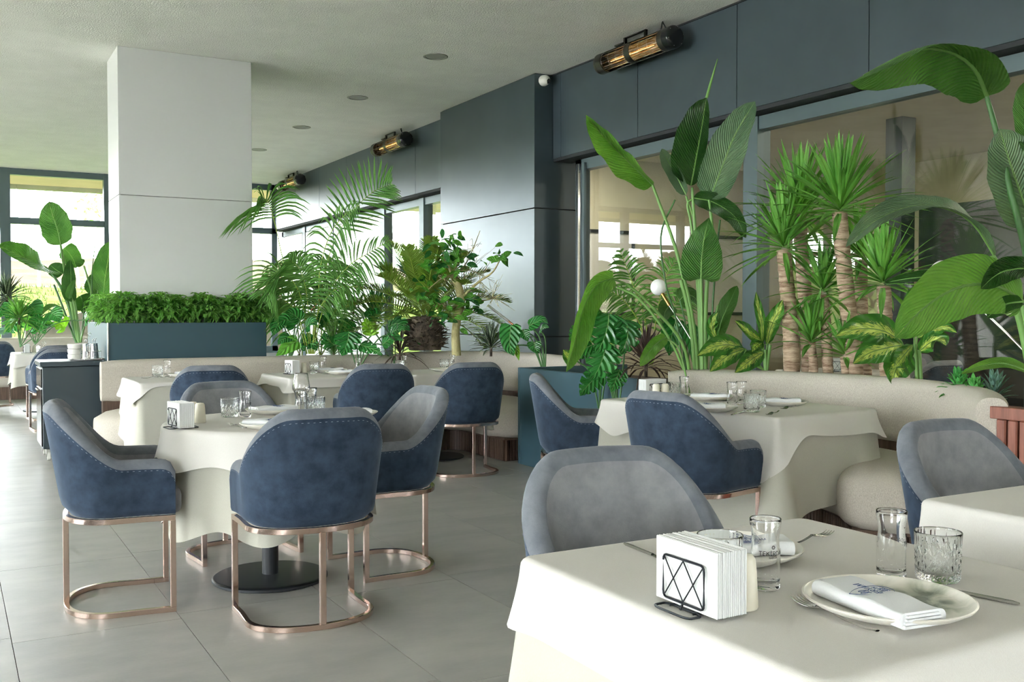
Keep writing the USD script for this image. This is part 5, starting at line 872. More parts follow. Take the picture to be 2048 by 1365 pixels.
def build_napkin():
    """A napkin folded into a flat roll, lying along y, its stamp on top."""
    t = thing('folded_napkin', 'x', 'napkin')
    L, w, h = .205, .092, .026
    y = np.linspace(-L / 2, L / 2, 25); prof = rrect(-w / 2, w / 2, 0, h, .0115, 6)
    sag = .012 * np.clip((np.abs(y) - .07) / .05, 0, 1) * 0
    m = sweep(prof, np.c_[np.zeros(25), y, sag]); v = np.array(m.vertices)
    v[:, 2] += .002 * np.sin(v[:, 1] * 60) * (v[:, 2] > h * .6); m.vertices = v
    obj('roll', m, 'napkin_cloth', t, 60)
    lay = [sweep(rrect(-w / 2 + .006 + .003 * k, w / 2 - .006 - .002 * k, .0025 + .0052 * k, .0065 + .0052 * k, .0018, 3), [(0, L / 2 - .01, 0), (0, L / 2 + .001, 0), (0, L / 2 + .0055 - .0012 * (k % 2), 0)]) for k in range(4)]
    obj('folds', cat(lay), 'napkin_cloth', t, 50)
    z = h + .0004; pr = []
    drop = bez([(0, .066), (.017, .042), (.029, .010), (.027, -.016), (.012, -.032), (-.012, -.032), (-.027, -.016), (-.029, .010), (-.017, .042), (0, .066)], 60)
    for a, b in ((0, 60),): pr.append(tube(np.c_[drop, np.full(60, z)], .00045, 4))
    pr.append(shift(flat_text('DERYAM', .0150), (-.034, -.001, z)))
    pr.append(shift(flat_text('BALIK', .0080), (-.012, -.013, z)))
    for yy in (-.018, -.024): pr.append(tube(np.array([(x, yy + .0014 * math.sin(x * 900), z) for x in np.linspace(-.012, .012, 40)]), .0005, 4))
    for xx, yy in ((-.006, .034), (.006, .030)):
        fish = np.array([(xx + .0030 * math.sin(g), yy + .009 * math.cos(g), z) for g in np.linspace(0, 2 * PI, 20)]); pr.append(tube(fish, .0005, 4))
        pr.append(tube([(xx - .004, yy - .014, z), (xx, yy - .009, z), (xx + .004, yy - .014, z)], .0005, 4))
    pr = cat(pr); pr.vertices[:, 2] -= h; v = np.array(pr.vertices); pr.vertices = np.stack([.84 * v[:, 1] - .012, -.84 * v[:, 0] - .012, v[:, 2] + h], 1)
    obj('stamp', pr, 'ink_blue', t, label='blue drop-shaped stamp with two fish, waves and lettering')
    return t
napkins = Set(build_napkin)
def diamond(m, r0, amp, z0, z1, nd, pitch):
    v = np.array(m.vertices); r = np.hypot(v[:, 0], v[:, 1]); g = np.arctan2(v[:, 1], v[:, 0]); z = v[:, 2]
    a = g * nd / (2 * PI) + z / pitch; b = g * nd / (2 * PI) - z / pitch
    tri = lambda x: np.abs((x % 1) - .5) * 2
    d = np.minimum(1 - tri(a), 1 - tri(b)); cut = np.exp(-(d / .16) ** 2)
    on = (r > r0 - .0012) & (z > z0) & (z < z1); s = np.where(on, 1 - amp * cut / np.maximum(r, 1e-6), 1)
    v[:, 0] *= s; v[:, 1] *= s; m.vertices = v; return m
def build_tumbler():
    t = thing('cut_glass_tumbler', 'x', 'glass')
    zs = np.linspace(.004, .088, 44)
    prof = [(0, .003), (.030, .002), (.037, 0)] + [(.039 + .003 * (z / .088), z) for z in zs] + [(.0415, .0895), (.0400, .0895)] + [(.0395, .08), (.0385, .05), (.0365, .022), (.031, .014), (0, .012)]
    obj('bowl', diamond(lathe(prof, 120), .0385, .0022, .006, .062, 12, .030), 'glass_tint', t, True)
    return t
tumblers = Set(build_tumbler)
def build_raki():
    t = thing('narrow_glass', 'x', 'glass')
    R = lambda z: .0262 - .0022 * math.exp(-((z - .088) / .018) ** 2) + .0016 * smooth01((z - .1) / .02)
    zs = np.linspace(.004, .125, 30)
    prof = [(0, .002), (.022, .001), (.0245, 0)] + [(R(z), z) for z in zs] + [(R(.125) - .0006, .1262), (R(.125) - .0018, .125)] + [(R(z) - .0022, z) for z in zs[::-1][1:-3]] + [(.021, .013), (0, .0115)]
    obj('tube', lathe(prof, 56), 'glass', t, True)
    pr = []
    for txt, h, zz in (('TEKİRDAĞ', .0076, .064), ('RAKISI', .0034, .0585)):
        m = meshkit.text_mesh(txt, h, .0002); m = m.subdivide_to_size(.003); v = np.array(m.vertices); x = v[:, 0] - v[:, 0].max() / 2; g = -PI / 2 + x / .0265
        rr = .0264 + v[:, 2]; m.vertices = np.stack([rr * np.cos(g), rr * np.sin(g), zz + v[:, 1]], 1); pr.append(m)
    star = tube(np.array([(.0027 * (1 + .25 * math.cos(8 * q)) * math.cos(q), -.0264, .0785 + .0027 * (1 + .25 * math.cos(8 * q)) * math.sin(q)) for q in np.linspace(0, 2 * PI, 48)]), .0005, 4); pr.append(star)
    obj('lettering', cat(pr), 'ink_black', t)
    return t
rakis = Set(build_raki)
def build_fork():
    t = thing('fork', 'x', 'fork')                               # lies along y, tines towards +y
    y = np.linspace(-.10, .022, 20); z = .006 + .007 * np.clip((y + .03) / .05, 0, 1) ** 1.5; z += .004 * np.exp(-((y + .1) / .02) ** 2)
    hw = np.interp(y, [-.10, -.085, -.02, .022], [.0042, .0045, .0025, .0034]); v = []
    for a, b, w in zip(y, z, hw): v += [(w * math.cos(g), a, b + .0016 * math.sin(g)) for g in np.linspace(0, 2 * PI, 9)[:-1]]
    m = tm(v, grid_faces(20, 8, wrap_m=True)); m.fix_normals(); obj('handle', m, 'cutlery_steel', t, 50)
    yy = np.linspace(.018, .05, 10); zz = .0125 - .0065 * np.sin((yy - .018) / .032 * PI / 2); ww = np.interp(yy, [.018, .03, .05], [.003, .0105, .0115])
    v = [];
    for a, b, w in zip(yy, zz, ww): v += [(-w, a, b + .001), (0, a, b - .0005), (w, a, b + .001), (w, a, b + .0022), (0, a, b + .0008), (-w, a, b + .0022)]
    m = tm(v, grid_faces(10, 6, wrap_m=True)); m.fix_normals(); obj('head', m, 'cutlery_steel', t, 50)
    for k in range(4):
        x = -.0092 + k * .00613; c = [(x, .048, .0065), (x, .065, .0052), (x, .085, .0065), (x, .099, .0115)]
        obj('tine', tube(bez(c, 8), [.0017, .0015, .0012, .0007], 6), 'cutlery_steel', t, 60)
    return t
forks = Set(build_fork)
def build_knife():
    t = thing('knife', 'x', 'knife')                              # lies along y, blade towards +y
    y = np.linspace(-.11, .0, 12); hw = np.interp(y, [-.11, -.09, 0], [.005, .006, .0045]); v = []
    for a, w in zip(y, hw): v += [(w * math.cos(g), a, .0035 + .0030 * math.sin(g)) for g in np.linspace(0, 2 * PI, 11)[:-1]]
    v[:10] = [(q[0] * .6, q[1], .0035 + (q[2] - .0035) * .6) for q in v[:10]]
    m = tm(np.vstack([v, [(0, -.11, .0035)]]), np.vstack([grid_faces(12, 10, wrap_m=True), [(k, (k + 1) % 10, 120) for k in range(10)]])); m.fix_normals(); obj('handle', m, 'cutlery_steel', t, 50)
    pl = sg.Polygon([(-.0045, 0), (.005, 0), (.0085, .03), (.009, .09), (.005, .112), (-.004, .118), (-.0055, .05)]); b = trimesh.creation.extrude_polygon(pl, .0012, engine='earcut'); obj('blade', shift(b, (0, 0, .003)), 'cutlery_steel', t)
    return t
knives = Set(build_knife)
def build_holder():
    """A wire napkin holder filled with paper napkins; the wire faces look along -x and +x."""
    t = thing('napkin_holder', 'x', 'napkin holder')
    sh = []
    rg = random.Random(3)
    for k in range(15):
        x = -.032 + k * .0043; a = rg.uniform(-.0008, .0008); b = rg.uniform(-.0008, .0008)
        obj('paper_napkin', bbox(x, x + .0037, -.078 + a, .078 + a, .006, .112 + b, .0012), 'paper_white', t)
    for sx in (-1, 1):
        x = sx * .0365; w = []
        loop = np.array([(x, .052 * c, .014 + .072 * d) for c, d in rrect(-1, 1, 0, 1, .14, 4)]); loop = np.vstack([loop, loop[:1]]); w.append(tube(loop, .0021, 6))
        for a, b in (((-.05, .016), (.0, .084)), ((.0, .084), (.05, .016)), ((-.05, .084), (.0, .016)), ((.0, .016), (.05, .084))): w.append(tube([(x, a[0], a[1]), (x, b[0], b[1])], .0012, 5))
        foot = np.array([(x + sx * .012 + .016 * c, .046 * d, .0035) for c, d in rrect(-1, 1, -1, 1, .5, 5)]); foot = np.vstack([foot, foot[:1]]); w.append(tube(foot, .0021, 6))
        w.append(tube([(x, 0, .014), (x + sx * .006, 0, .0035)], .002, 5))
        obj('wire_face', cat(w), 'wire_black', t, 60)
    obj('wire_floor', cat([tube([(-.04, y, .004), (.04, y, .004)], .002, 5) for y in (-.03, .03)]), 'wire_black', t)
    return t
holders = Set(build_holder)
def build_shaker():
    t = thing('shaker', 'x', 'shaker')
    obj('body', lathe([(0, 0), (.024, 0), (.0255, .003), (.0225, .06), (.0205, .082), (.016, .089), (.006, .0905), (0, .0905)], 28), 'cream_ceramic', t, 50)
    obj('holes', cat([shift(trimesh.creation.cylinder(.0011, .001, sections=8), (.006 * math.cos(g), .006 * math.sin(g), .0905)) for g in np.arange(3) * 2.1]), 'ink_black', t)
    return t
shakers = Set(build_shaker)
def build_wine():
    t = thing('wine_glass', 'x', 'glass')
    o = [(0, 0), (.036, 0), (.037, .0015), (.02, .004), (.006, .008), (.0038, .02), (.0036, .075), (.006, .084), (.022, .098), (.038, .118), (.0415, .135), (.038, .165), (.031, .20)]
    i = [(.0303, .201), (.0297, .20), (.0365, .165), (.040, .135), (.0365, .119), (.021, .101), (.004, .09), (0, .0885)]
    a = bez(o, 60); b = bez(i, 34); a[0] = (0, 0); a[:, 0] = np.maximum(a[:, 0], 0); b[:, 0] = np.maximum(b[:, 0], 0); b[-1, 0] = 0
    obj('bowl', lathe(np.vstack([a, b]), 48), 'glass', t, True); return t
wines = Set(build_wine)
KIND = dict(plate=plates, napkin=napkins, tumbler=tumblers, raki=rakis, fork=forks, knife=knives, holder=holders, shaker=shakers, wine=wines)
for kind, x, y, dz, deg, lab in WARE:
    KIND[kind].put((x, y, ZT + .0006 + dz), D(deg), lab)

# ------------------------------------------------------------------ upholstered benches
def offset_path(p, d):
    p = np.asarray(p, float); t = np.gradient(p, axis=0); t /= np.linalg.norm(t, axis=1, keepdims=True)
    return p + np.stack([t[:, 1], -t[:, 0]], 1) * d
def bench(name, label, path, seat_in, top=.865, depth=.62, back_t=.15, slats=True, end_round=6, seat_path=None, back_lo=.50):
    """path: the front face of the backrest, seat to the right of it when walking along."""
    t = thing(name, label, 'bench')
    p = resample(path, max(24, int(len(path)))); n = len(p)
    obj('backrest', sweep(rrect(-back_t, 0, back_lo, top, .06, 6), p, round_ends(n, end_round, .9)), 'bench_fabric', t, 60)
    sp = p if seat_path is None else resample(seat_path, n)
    h0, h1 = .155, .485; prof = [(depth / 2 - .03 + (depth / 2 + .03) * np.sign(math.cos(g)) * abs(math.cos(g)) ** .55, (h0 + h1) / 2 + (h1 - h0) / 2 * np.sign(math.sin(g)) * abs(math.sin(g)) ** .6) for g in np.linspace(0, 2 * PI, 41)[:-1]]
    obj('seat', sweep(prof, sp, round_ends(n, 5, .55)), 'bench_fabric', t, 60)
    obj('plinth', sweep(rrect(-.02, depth - .07, 0, .19, .004, 2), sp[1:-1]), 'wood_dark', t, 30)
    if back_lo > .4: obj('back_support', sweep(rrect(-back_t + .02, -.03, .02, back_lo + .02, .004, 2), sp[1:-1]), 'wood_dark', t, 30)
    if slats:
        q = resample(offset_path(sp[1:-1], depth - .07), int(np.linalg.norm(np.diff(offset_path(sp, depth - .07), axis=0), axis=1).sum() / .028)); sl = []
        for a, b in zip(q[:-1], q[1:]):
            c = (a + b) / 2; d = (b - a) / np.linalg.norm(b - a); m = trimesh.creation.box(extents=(.019, .022, .17)); m = turn(m, math.atan2(d[1], d[0])); sl.append(shift(m, (c[0], c[1], .09)))
        for e in (sp[1], sp[-2]):
            k = 0 if e is sp[1] else -1
        e0 = sp[-2]; d = sp[-2] - sp[-3]; d /= np.linalg.norm(d); nn = np.array([d[1], -d[0]])
        for k in range(int((depth - .07) / .03)):
            c = e0 + nn * (.02 + k * .03) + d * .006; m = trimesh.creation.box(extents=(.02, .019, .17)); m = turn(m, math.atan2(d[1], d[0])); sl.append(shift(m, (c[0], c[1], .09)))
        obj('slat', cat(sl), 'wood_dark', t, kind='stuff')
    return t
BY = 8.62
bench('banquette', 'long straight beige upholstered banquette in front of the white column', [(x, BY) for x in np.linspace(1.08, 3.62, 30)], 0, top=.855, seat_path=[(x, BY) for x in np.linspace(1.0, 3.62, 30)])
p = [(x, BY) for x in np.linspace(3.66, 3.86, 4)] + arc(3.9, 7.95, .67, 90, 0, 14)[1:] + [(4.57, y) for y in np.linspace(7.88, 7.12, 7)]
bench('banquette', 'curved beige banquette bending round below the small bare-branched tree', p, 0, top=.872)
p = arc(3.27, 4.0, 1.36, 54.3, -54.3, 44)
bench('banquette', 'crescent-shaped beige banquette behind the oblong table on the right', p, 0, top=.868, end_round=7, depth=.60)

bench('banquette', 'distant beige banquette along the far windows on the left', [(x, 16.45) for x in np.linspace(-1.6, 2.9, 30)], 0, top=.87, slats=False)

# ------------------------------------------------------------------ planters
pb = thing('column_planter', 'blue-grey planter box wrapped round the foot of the white column', 'planter')
for a in ((1.18, 2.53, 9.0, 9.03), (1.18, 2.53, 10.37, 10.4), (1.18, 1.21, 9.03, 10.37), (2.50, 2.53, 9.03, 10.37)): obj('side', bbox(*a, 0, 1.152, .003), 'planter_blue', pb)
obj('corner_trim', bbox(1.172, 1.184, 8.992, 9.004, 0, 1.155, .001), 'chrome', pb)
obj('soil', cat([box(1.21, 2.5, 9.03, 9.23, 1.0, 1.08), box(1.21, 2.5, 9.87, 10.37, 1.0, 1.08), box(1.21, 1.31, 9.23, 9.87, 1.0, 1.08), box(2.47, 2.5, 9.23, 9.87, 1.0, 1.08)]), 'soil', pb)
bd = thing('planting_bed', 'raised bed of soil behind the straight banquette and beside the white column', 'planter')
obj('front', box(2.56, 4.9, 8.98, 9.02, 0, .76), 'planter_blue', bd)
obj('soil', box(2.56, 4.92, 9.02, 10.3, .0, .70), 'soil', bd); obj('soil', box(4.3, 4.92, 8.40, 9.0, 0, .70), 'soil', bd)
bd = thing('planting_bed', 'long raised planting bed under the tall right-hand glass', 'planter')
n = 30; ar = arc(3.27, 4.0, 1.56, 56, -56, 24)
poly = sg.Polygon([(4.1, 7.02), (4.1, 5.33)] + ar + [(4.15, 2.6), (4.15, .3), (5.14, .3), (5.14, 7.02)]).buffer(0)
obj('soil', shift(trimesh.creation.extrude_polygon(poly, .66, engine='earcut'), (0, 0, .04)), 'soil', bd)
obj('front', bbox(4.06, 4.1, 5.3, 7.02, 0, .79, .004), 'planter_blue', bd)
obj('end', bbox(4.06, 5.14, 7.02, 7.06, 0, .79, .004), 'planter_blue', bd)
obj('front_board', bbox(4.13, 4.155, .3, 2.83, 0, .76, .002), 'wood_dark', bd)
for k in range(46):
    y = 2.815 - k * .055; obj('slat', bbox(4.105, 4.132, y - .046, y, .02, .757, .006), 'wood_red', bd)
obj('top_rail', bbox(4.095, 4.20, .3, 2.84, .757, .812, .003), 'wood_red', bd)

# ------------------------------------------------------------------ service trolley with what stands on it
ct = thing('service_trolley', 'dark grey service trolley on castors beside the left end of the banquette', 'trolley', (.915, 9.36, 0))
obj('body', bbox(-.235, .235, -.25, .25, .10, .785, .004), 'trolley_grey', ct)
obj('top', bbox(-.255, .245, -.265, .265, .788, .83, .004), 'trolley_grey', ct)
dr = obj('door', bbox(-.246, -.236, -.24, .24, .12, .60, .002), 'black_gloss', ct); 
dr = obj('drawer', bbox(-.246, -.236, -.24, .24, .612, .77, .002), 'black_gloss', ct)
obj('handle', cat([tube([(-.26, -.1, .585), (-.26, .1, .585)], .006), tube([(-.24, -.095, .585), (-.262, -.095, .585)], .005), tube([(-.24, .095, .585), (-.262, .095, .585)], .005)]), 'chrome', ct)
for x in (-.19, .19):
    for y in (-.2, .2):
        w = obj('castor', turn(shift(trimesh.creation.cylinder(.035, .022, sections=24), (0, 0, 0)), PI / 2, (0, 1, 0)).apply_translation((x, y, .035)), 'ceramic_white', ct, 40)
        obj('fork', cat([box(x - .018, x - .013, y - .015, y + .015, .03, .1), box(x + .013, x + .018, y - .015, y + .015, .03, .1), box(x - .02, x + .02, y - .02, y + .02, .09, .1)]), 'chrome', ct)
TZ = .8305
tb = thing('tray', 'oval white tray on the service trolley holding the oil bottles', 'tray', (1.06, 9.27, TZ), scale=(1.5, .9, 1))
obj('dish', lathe([(0, .002), (.075, 0), (.08, .002), (.094, .013), (.092, .014), (.076, .006), (0, .006)], 40), 'ceramic_white', tb, 50)
for k, z in enumerate((0, .045, .09)):
    b = thing('bowl', ('white bowl at the bottom of the stack on the trolley', 'white bowl in the middle of the stack on the trolley', 'white bowl on top of the stack on the trolley')[k], 'bowl', (.955, 9.36, TZ + z), group=None)
    obj('dish', lathe([(0, 0), (.035, 0), (.052, .006), (.0575, .03), (.058, .048), (.055, .048), (.054, .03), (.048, .012), (0, .008)], 36), 'ceramic_white', b, 50)
def build_oil():
    t = thing('oil_bottle', 'x', 'bottle')
    obj('body', lathe([(0, 0), (.027, 0), (.028, .002), (.021, .115), (0, .115)], 32), 'steel', t, 40)
    obj('collar', lathe([(0, .115), (.0225, .115), (.0225, .119), (.0205, .12), (.0205, .133), (.018, .137), (0, .137)], 32), 'chrome', t, 40)
    obj('spout', tube([(0, 0, .135), (0, 0, .165), (.002, 0, .172), (.012, 0, .18)], [.007, .005, .0035, .0025], 10), 'chrome', t, 60)
    obj('window', tube([(-.004, -.0262, .02), (-.004, -.0238, .07)], .0035, 6), 'ink_black', t)
    return t
oils = Set(build_oil)
for x, y, lab in ((1.025, 9.22, 'left-hand steel oil bottle with a spout on the white trolley tray'), (1.085, 9.22, 'right-hand steel oil bottle with a spout on the white trolley tray'),
                  (1.045, 9.31, 'steel oil bottle at the back left of the trolley tray'), (1.115, 9.31, 'steel oil bottle at the back right of the trolley tray')): oils.put((x, y, TZ + .007), 0, lab)
ca = thing('cruet_rack', 'thin chrome wire rack with a tall handle round the oil bottles', 'rack', (1.065, 9.265, TZ + .007))
obj('wire', cat([tube([(a, b, 0), (a, b, .075)], .0018, 6) for a in (-.08, 0, .085) for b in (-.08, .085)] + [tube([(-.08, b, z), (.085, b, z)], .0018, 6) for b in (-.08, .085) for z in (.07,)] + [tube([(a, -.08, z), (a, .085, z)], .0018, 6) for a in (-.08, .085) for z in (.07,)]), 'chrome', ca)
obj('carry_handle', cat([tube([(0, 0, 0), (0, 0, .20)], .0025, 6), tube(np.array([(.014 * math.cos(g), 0, .214 + .014 * math.sin(g)) for g in np.linspace(0, 2 * PI, 24)]), .0022, 6)]), 'chrome', ca)

# ------------------------------------------------------------------ infrared heaters under the ceiling
mat('heater_glow', {'g': ('texture_coordinate', {}), 'm': ('mapping', {'scale': (30, 4, 30)}), 'n': ('noise_texture', {'scale': 3.0, 'detail': 3.0}), 'r': ('rgb_ramp', {'ramp': [(.35, lin((150, 120, 80))), (.5, lin((230, 190, 130))), (.62, lin((250, 246, 236)))]}),
                    'p': ('principled_bsdf', {'roughness': .2, 'metallic': .8})}, [('g.object', 'm.vector'), ('m.vector', 'n.vector'), ('n.fac', 'r.fac'), ('r.color', 'p.base_color')])
plain('heater_grey', (58, 58, 52), .38, metallic=.6)
mat('filament', {'e': ('emission', {'color': (1, .45, .12), 'strength': 2.5})}, [], 'e.emission')
def build_heater():
    """Lies along y; the open face looks down and towards the room (-x)."""
    t = thing('heater', 'x', 'heater'); L, R = .5, .088
    gap = [(-.40, -.03), (.04, .38)]
    def shell(y0, y1, g0, g1, r0, r1):
        gs = np.linspace(g0, g1, 36); o = np.array([(r1 * math.cos(g), r1 * math.sin(g)) for g in gs]); i = np.array([(r0 * math.cos(g), r0 * math.sin(g)) for g in gs[::-1]])
        lp = np.vstack([o, i]); m = trimesh.creation.extrude_polygon(sg.Polygon(lp), y1 - y0, engine='earcut')
        v = np.array(m.vertices); m.vertices = np.stack([v[:, 0], v[:, 2] + y0, v[:, 1]], 1); m.fix_normals(); return m
    A, B = math.radians(-62), math.radians(126)                     # closed over the top
    body = [shell(-.48, .47, A, B, R - .004, R)]
    for a, b in ((-.48, -.40), (-.03, .04), (.38, .47)): body.append(shell(a, b, B - .02, A + 2 * PI + .02, R - .004, R))
    obj('housing', cat(body), 'heater_grey', t, 40)
    obj('reflector', shell(-.46, .45, A - .1, B + .1, R - .03, R - .024), 'heater_glow', t, 40)
    for z, x in ((-.005, -.028), (-.03, .0)): obj('element', tube([(x, -.44, z), (x, .44, z)], .008, 10), 'heater_glow', t, 60)
    obj('filament', tube([(-.03, -.3, -.02), (-.03, .3, -.02)], .002, 6), 'filament', t)
    wires = []
    for a, b in gap:
        for y in np.linspace(a + .015, b - .015, 4): wires.append(tube(np.array([((R - .002) * math.cos(g), y, (R - .002) * math.sin(g)) for g in np.linspace(B, A + 2 * PI, 16)]), .0014, 5))
        for g in np.linspace(B + .3, A + 2 * PI - .3, 4): wires.append(tube([((R - .002) * math.cos(g), a, (R - .002) * math.sin(g)), ((R - .002) * math.cos(g), b, (R - .002) * math.sin(g))], .0012, 5))
    obj('guard', cat(wires), 'chrome', t)
    def cap(y0, s, prof): m = lathe(prof, 40); v = np.array(m.vertices); m.vertices = np.stack([v[:, 0], y0 + s * v[:, 2], v[:, 1]], 1); m.fix_normals(); return m
    obj('end_cap', cap(-.47, -1, [(0, -.01), (R + .002, -.01), (R + .002, .05), (R - .006, .062), (R - .03, .07), (0, .07)]), 'black_gloss', t, 40)
    obj('end_cap', cap(.46, 1, [(0, -.005), (R + .001, -.005), (R + .001, .02), (R - .004, .026), (0, .026)]), 'heater_grey', t, 40)
    obj('screw', cat([ball(((R - .012) * math.cos(g), -.538, (R - .012) * math.sin(g)), .004, 1) for g in np.arange(6) * PI / 3 + .3]), 'chrome', t)
    obj('bracket', cat([box(-.012, .012, -.16, -.14, R - .01, .145), box(-.012, .012, .12, .14, R - .01, .145), box(-.012, .012, -.16, .14, .138, .146), box(-.02, .02, .14, .26, R + .012, R + .022)]), 'heater_grey', t)
    obj('cable', tube(bez([(-.02, -.44, R - .01), (-.03, -.42, .12), (-.01, -.38, .148), (.02, -.33, .12), (.02, -.31, R - .01)], 24), .005, 8), 'black_metal', t, 60)
    return t
heaters = Set(build_heater)
for y, lab in ((6.72, 'nearest black tubular infrared heater glowing orange at the ceiling above the tall leaves'), (11.95, 'middle grey tubular infrared heater at the ceiling beyond the slate pillar'), (16.2, 'farthest small tubular infrared heater at the ceiling in the corner')):
    heaters.put((4.98, y, 3.40), 0, lab)
def build_downlight():
    t = thing('downlight', 'x', 'ceiling light')
    obj('trim_ring', lathe([(.088, 0), (.112, 0), (.112, -.004), (.106, -.007), (.09, -.006), (.088, 0)], 40), 'downlight_ring', t, 40)
    obj('lens', lathe([(0, -.002), (.09, -.002), (.09, .003), (0, .003)], 40), 'downlight_lens', t)
    return t
plain('downlight_ring', (150, 150, 140), .6); plain('downlight_lens', (140, 140, 130), .5)
lights = Set(build_downlight)
for y, lab in ((6.2, 'nearest round ceiling downlight cut by the top edge of the picture'), (8.2, 'second round ceiling downlight, the largest whole one'), (10.16, 'third round ceiling downlight, halfway along the row'),
               (12.1, 'fourth round ceiling downlight in the row'), (14.05, 'farthest round ceiling downlight beside the white column')): lights.put((3.86, y, ZC), 0, lab)
def build_dome():
    t = thing('security_camera', 'x', 'security camera')               # looks along -y
    m = lathe([(0, 0), (.052, 0), (.054, .01), (.052, .03), (.044, .062), (.028, .082), (0, .088)], 32); m = turn(m, PI / 2, (1, 0, 0)); obj('housing', m, 'ceramic_white', t, 60)
    obj('lens', ball((.012, -.068, -.012), .026, 3), 'black_gloss', t, True); return t
domes = Set(build_dome)
domes.put((5.035, 8.265, 3.478), 0, 'white dome security camera on the near side of the slate pillar')
domes.put((5.10, 17.3, 3.46), 0, 'tiny white dome security camera in the far corner next to the last heater')

# ------------------------------------------------------------------ garden lamps in the beds
def globe(x, y, z, r, gx, gy, label):
    t = thing('globe_lamp', label, 'lamp'); c = np.array((x, y, z)); g = np.array((gx, gy, .70)); d = (g - c) / np.linalg.norm(g - c)
    obj('globe', ball(c, r, 4), 'globe_glass', t, True)
    obj('neck', tube([c + d * r * .95, c + d * (r + .10)], .0115, 14), 'brass', t, 60)
    obj('stem', tube(bez([c + d * (r + .09), (c + g) / 2 + (0, 0, .02), g], 14), .006, 8), 'steel', t, 60)
globe(4.28, 5.49, 1.413, .052 * 1.09, 4.42, 5.0, 'white globe lamp on a brass neck among the tall stalks behind the crescent banquette')
globe(4.65, 3.51, 1.45, .067, 4.75, 2.75, 'white globe lamp half hidden behind the big arching leaf on the right')
globe(3.40, 9.07, 1.35, .048, 3.45, 9.3, 'small white globe lamp between the palm and the cycad')
globe(3.35, 9.55, 1.11, .055, 3.5, 9.7, 'small white globe lamp peeping out behind the split-leaf plant')
def wand(a, b, g, label):
    t = thing('wand_lamp', label, 'lamp'); a, b, g = map(np.array, (a, b, g)); d = (b - a) / np.linalg.norm(b - a)
    obj('light_tube', tube([a, b], .013, 14), 'globe_glass', t, 60); obj('collar', tube([b, b + d * .11], .010, 12), 'copper', t, 60); obj('stem', tube(bez([b + d * .1, (b + g) / 2 + (0, 0, -.05), g], 12), .006, 8), 'steel', t, 60)
wand((3.24, 9.2, 1.52), (3.11, 9.26, 1.345), (2.86, 9.3, .72), 'slanting white tube lamp with a copper collar amid the palm stems')
wand((2.86, 9.6, 1.46), (2.75, 9.62, 1.33), (2.62, 9.5, .72), 'slanting white tube lamp half hidden beside the clipped green planter')
wand((4.66, 8.70, 1.315), (4.83, 8.58, 1.155), (4.9, 8.5, .72), 'slanting white tube lamp with a copper collar in front of the slate pillar')

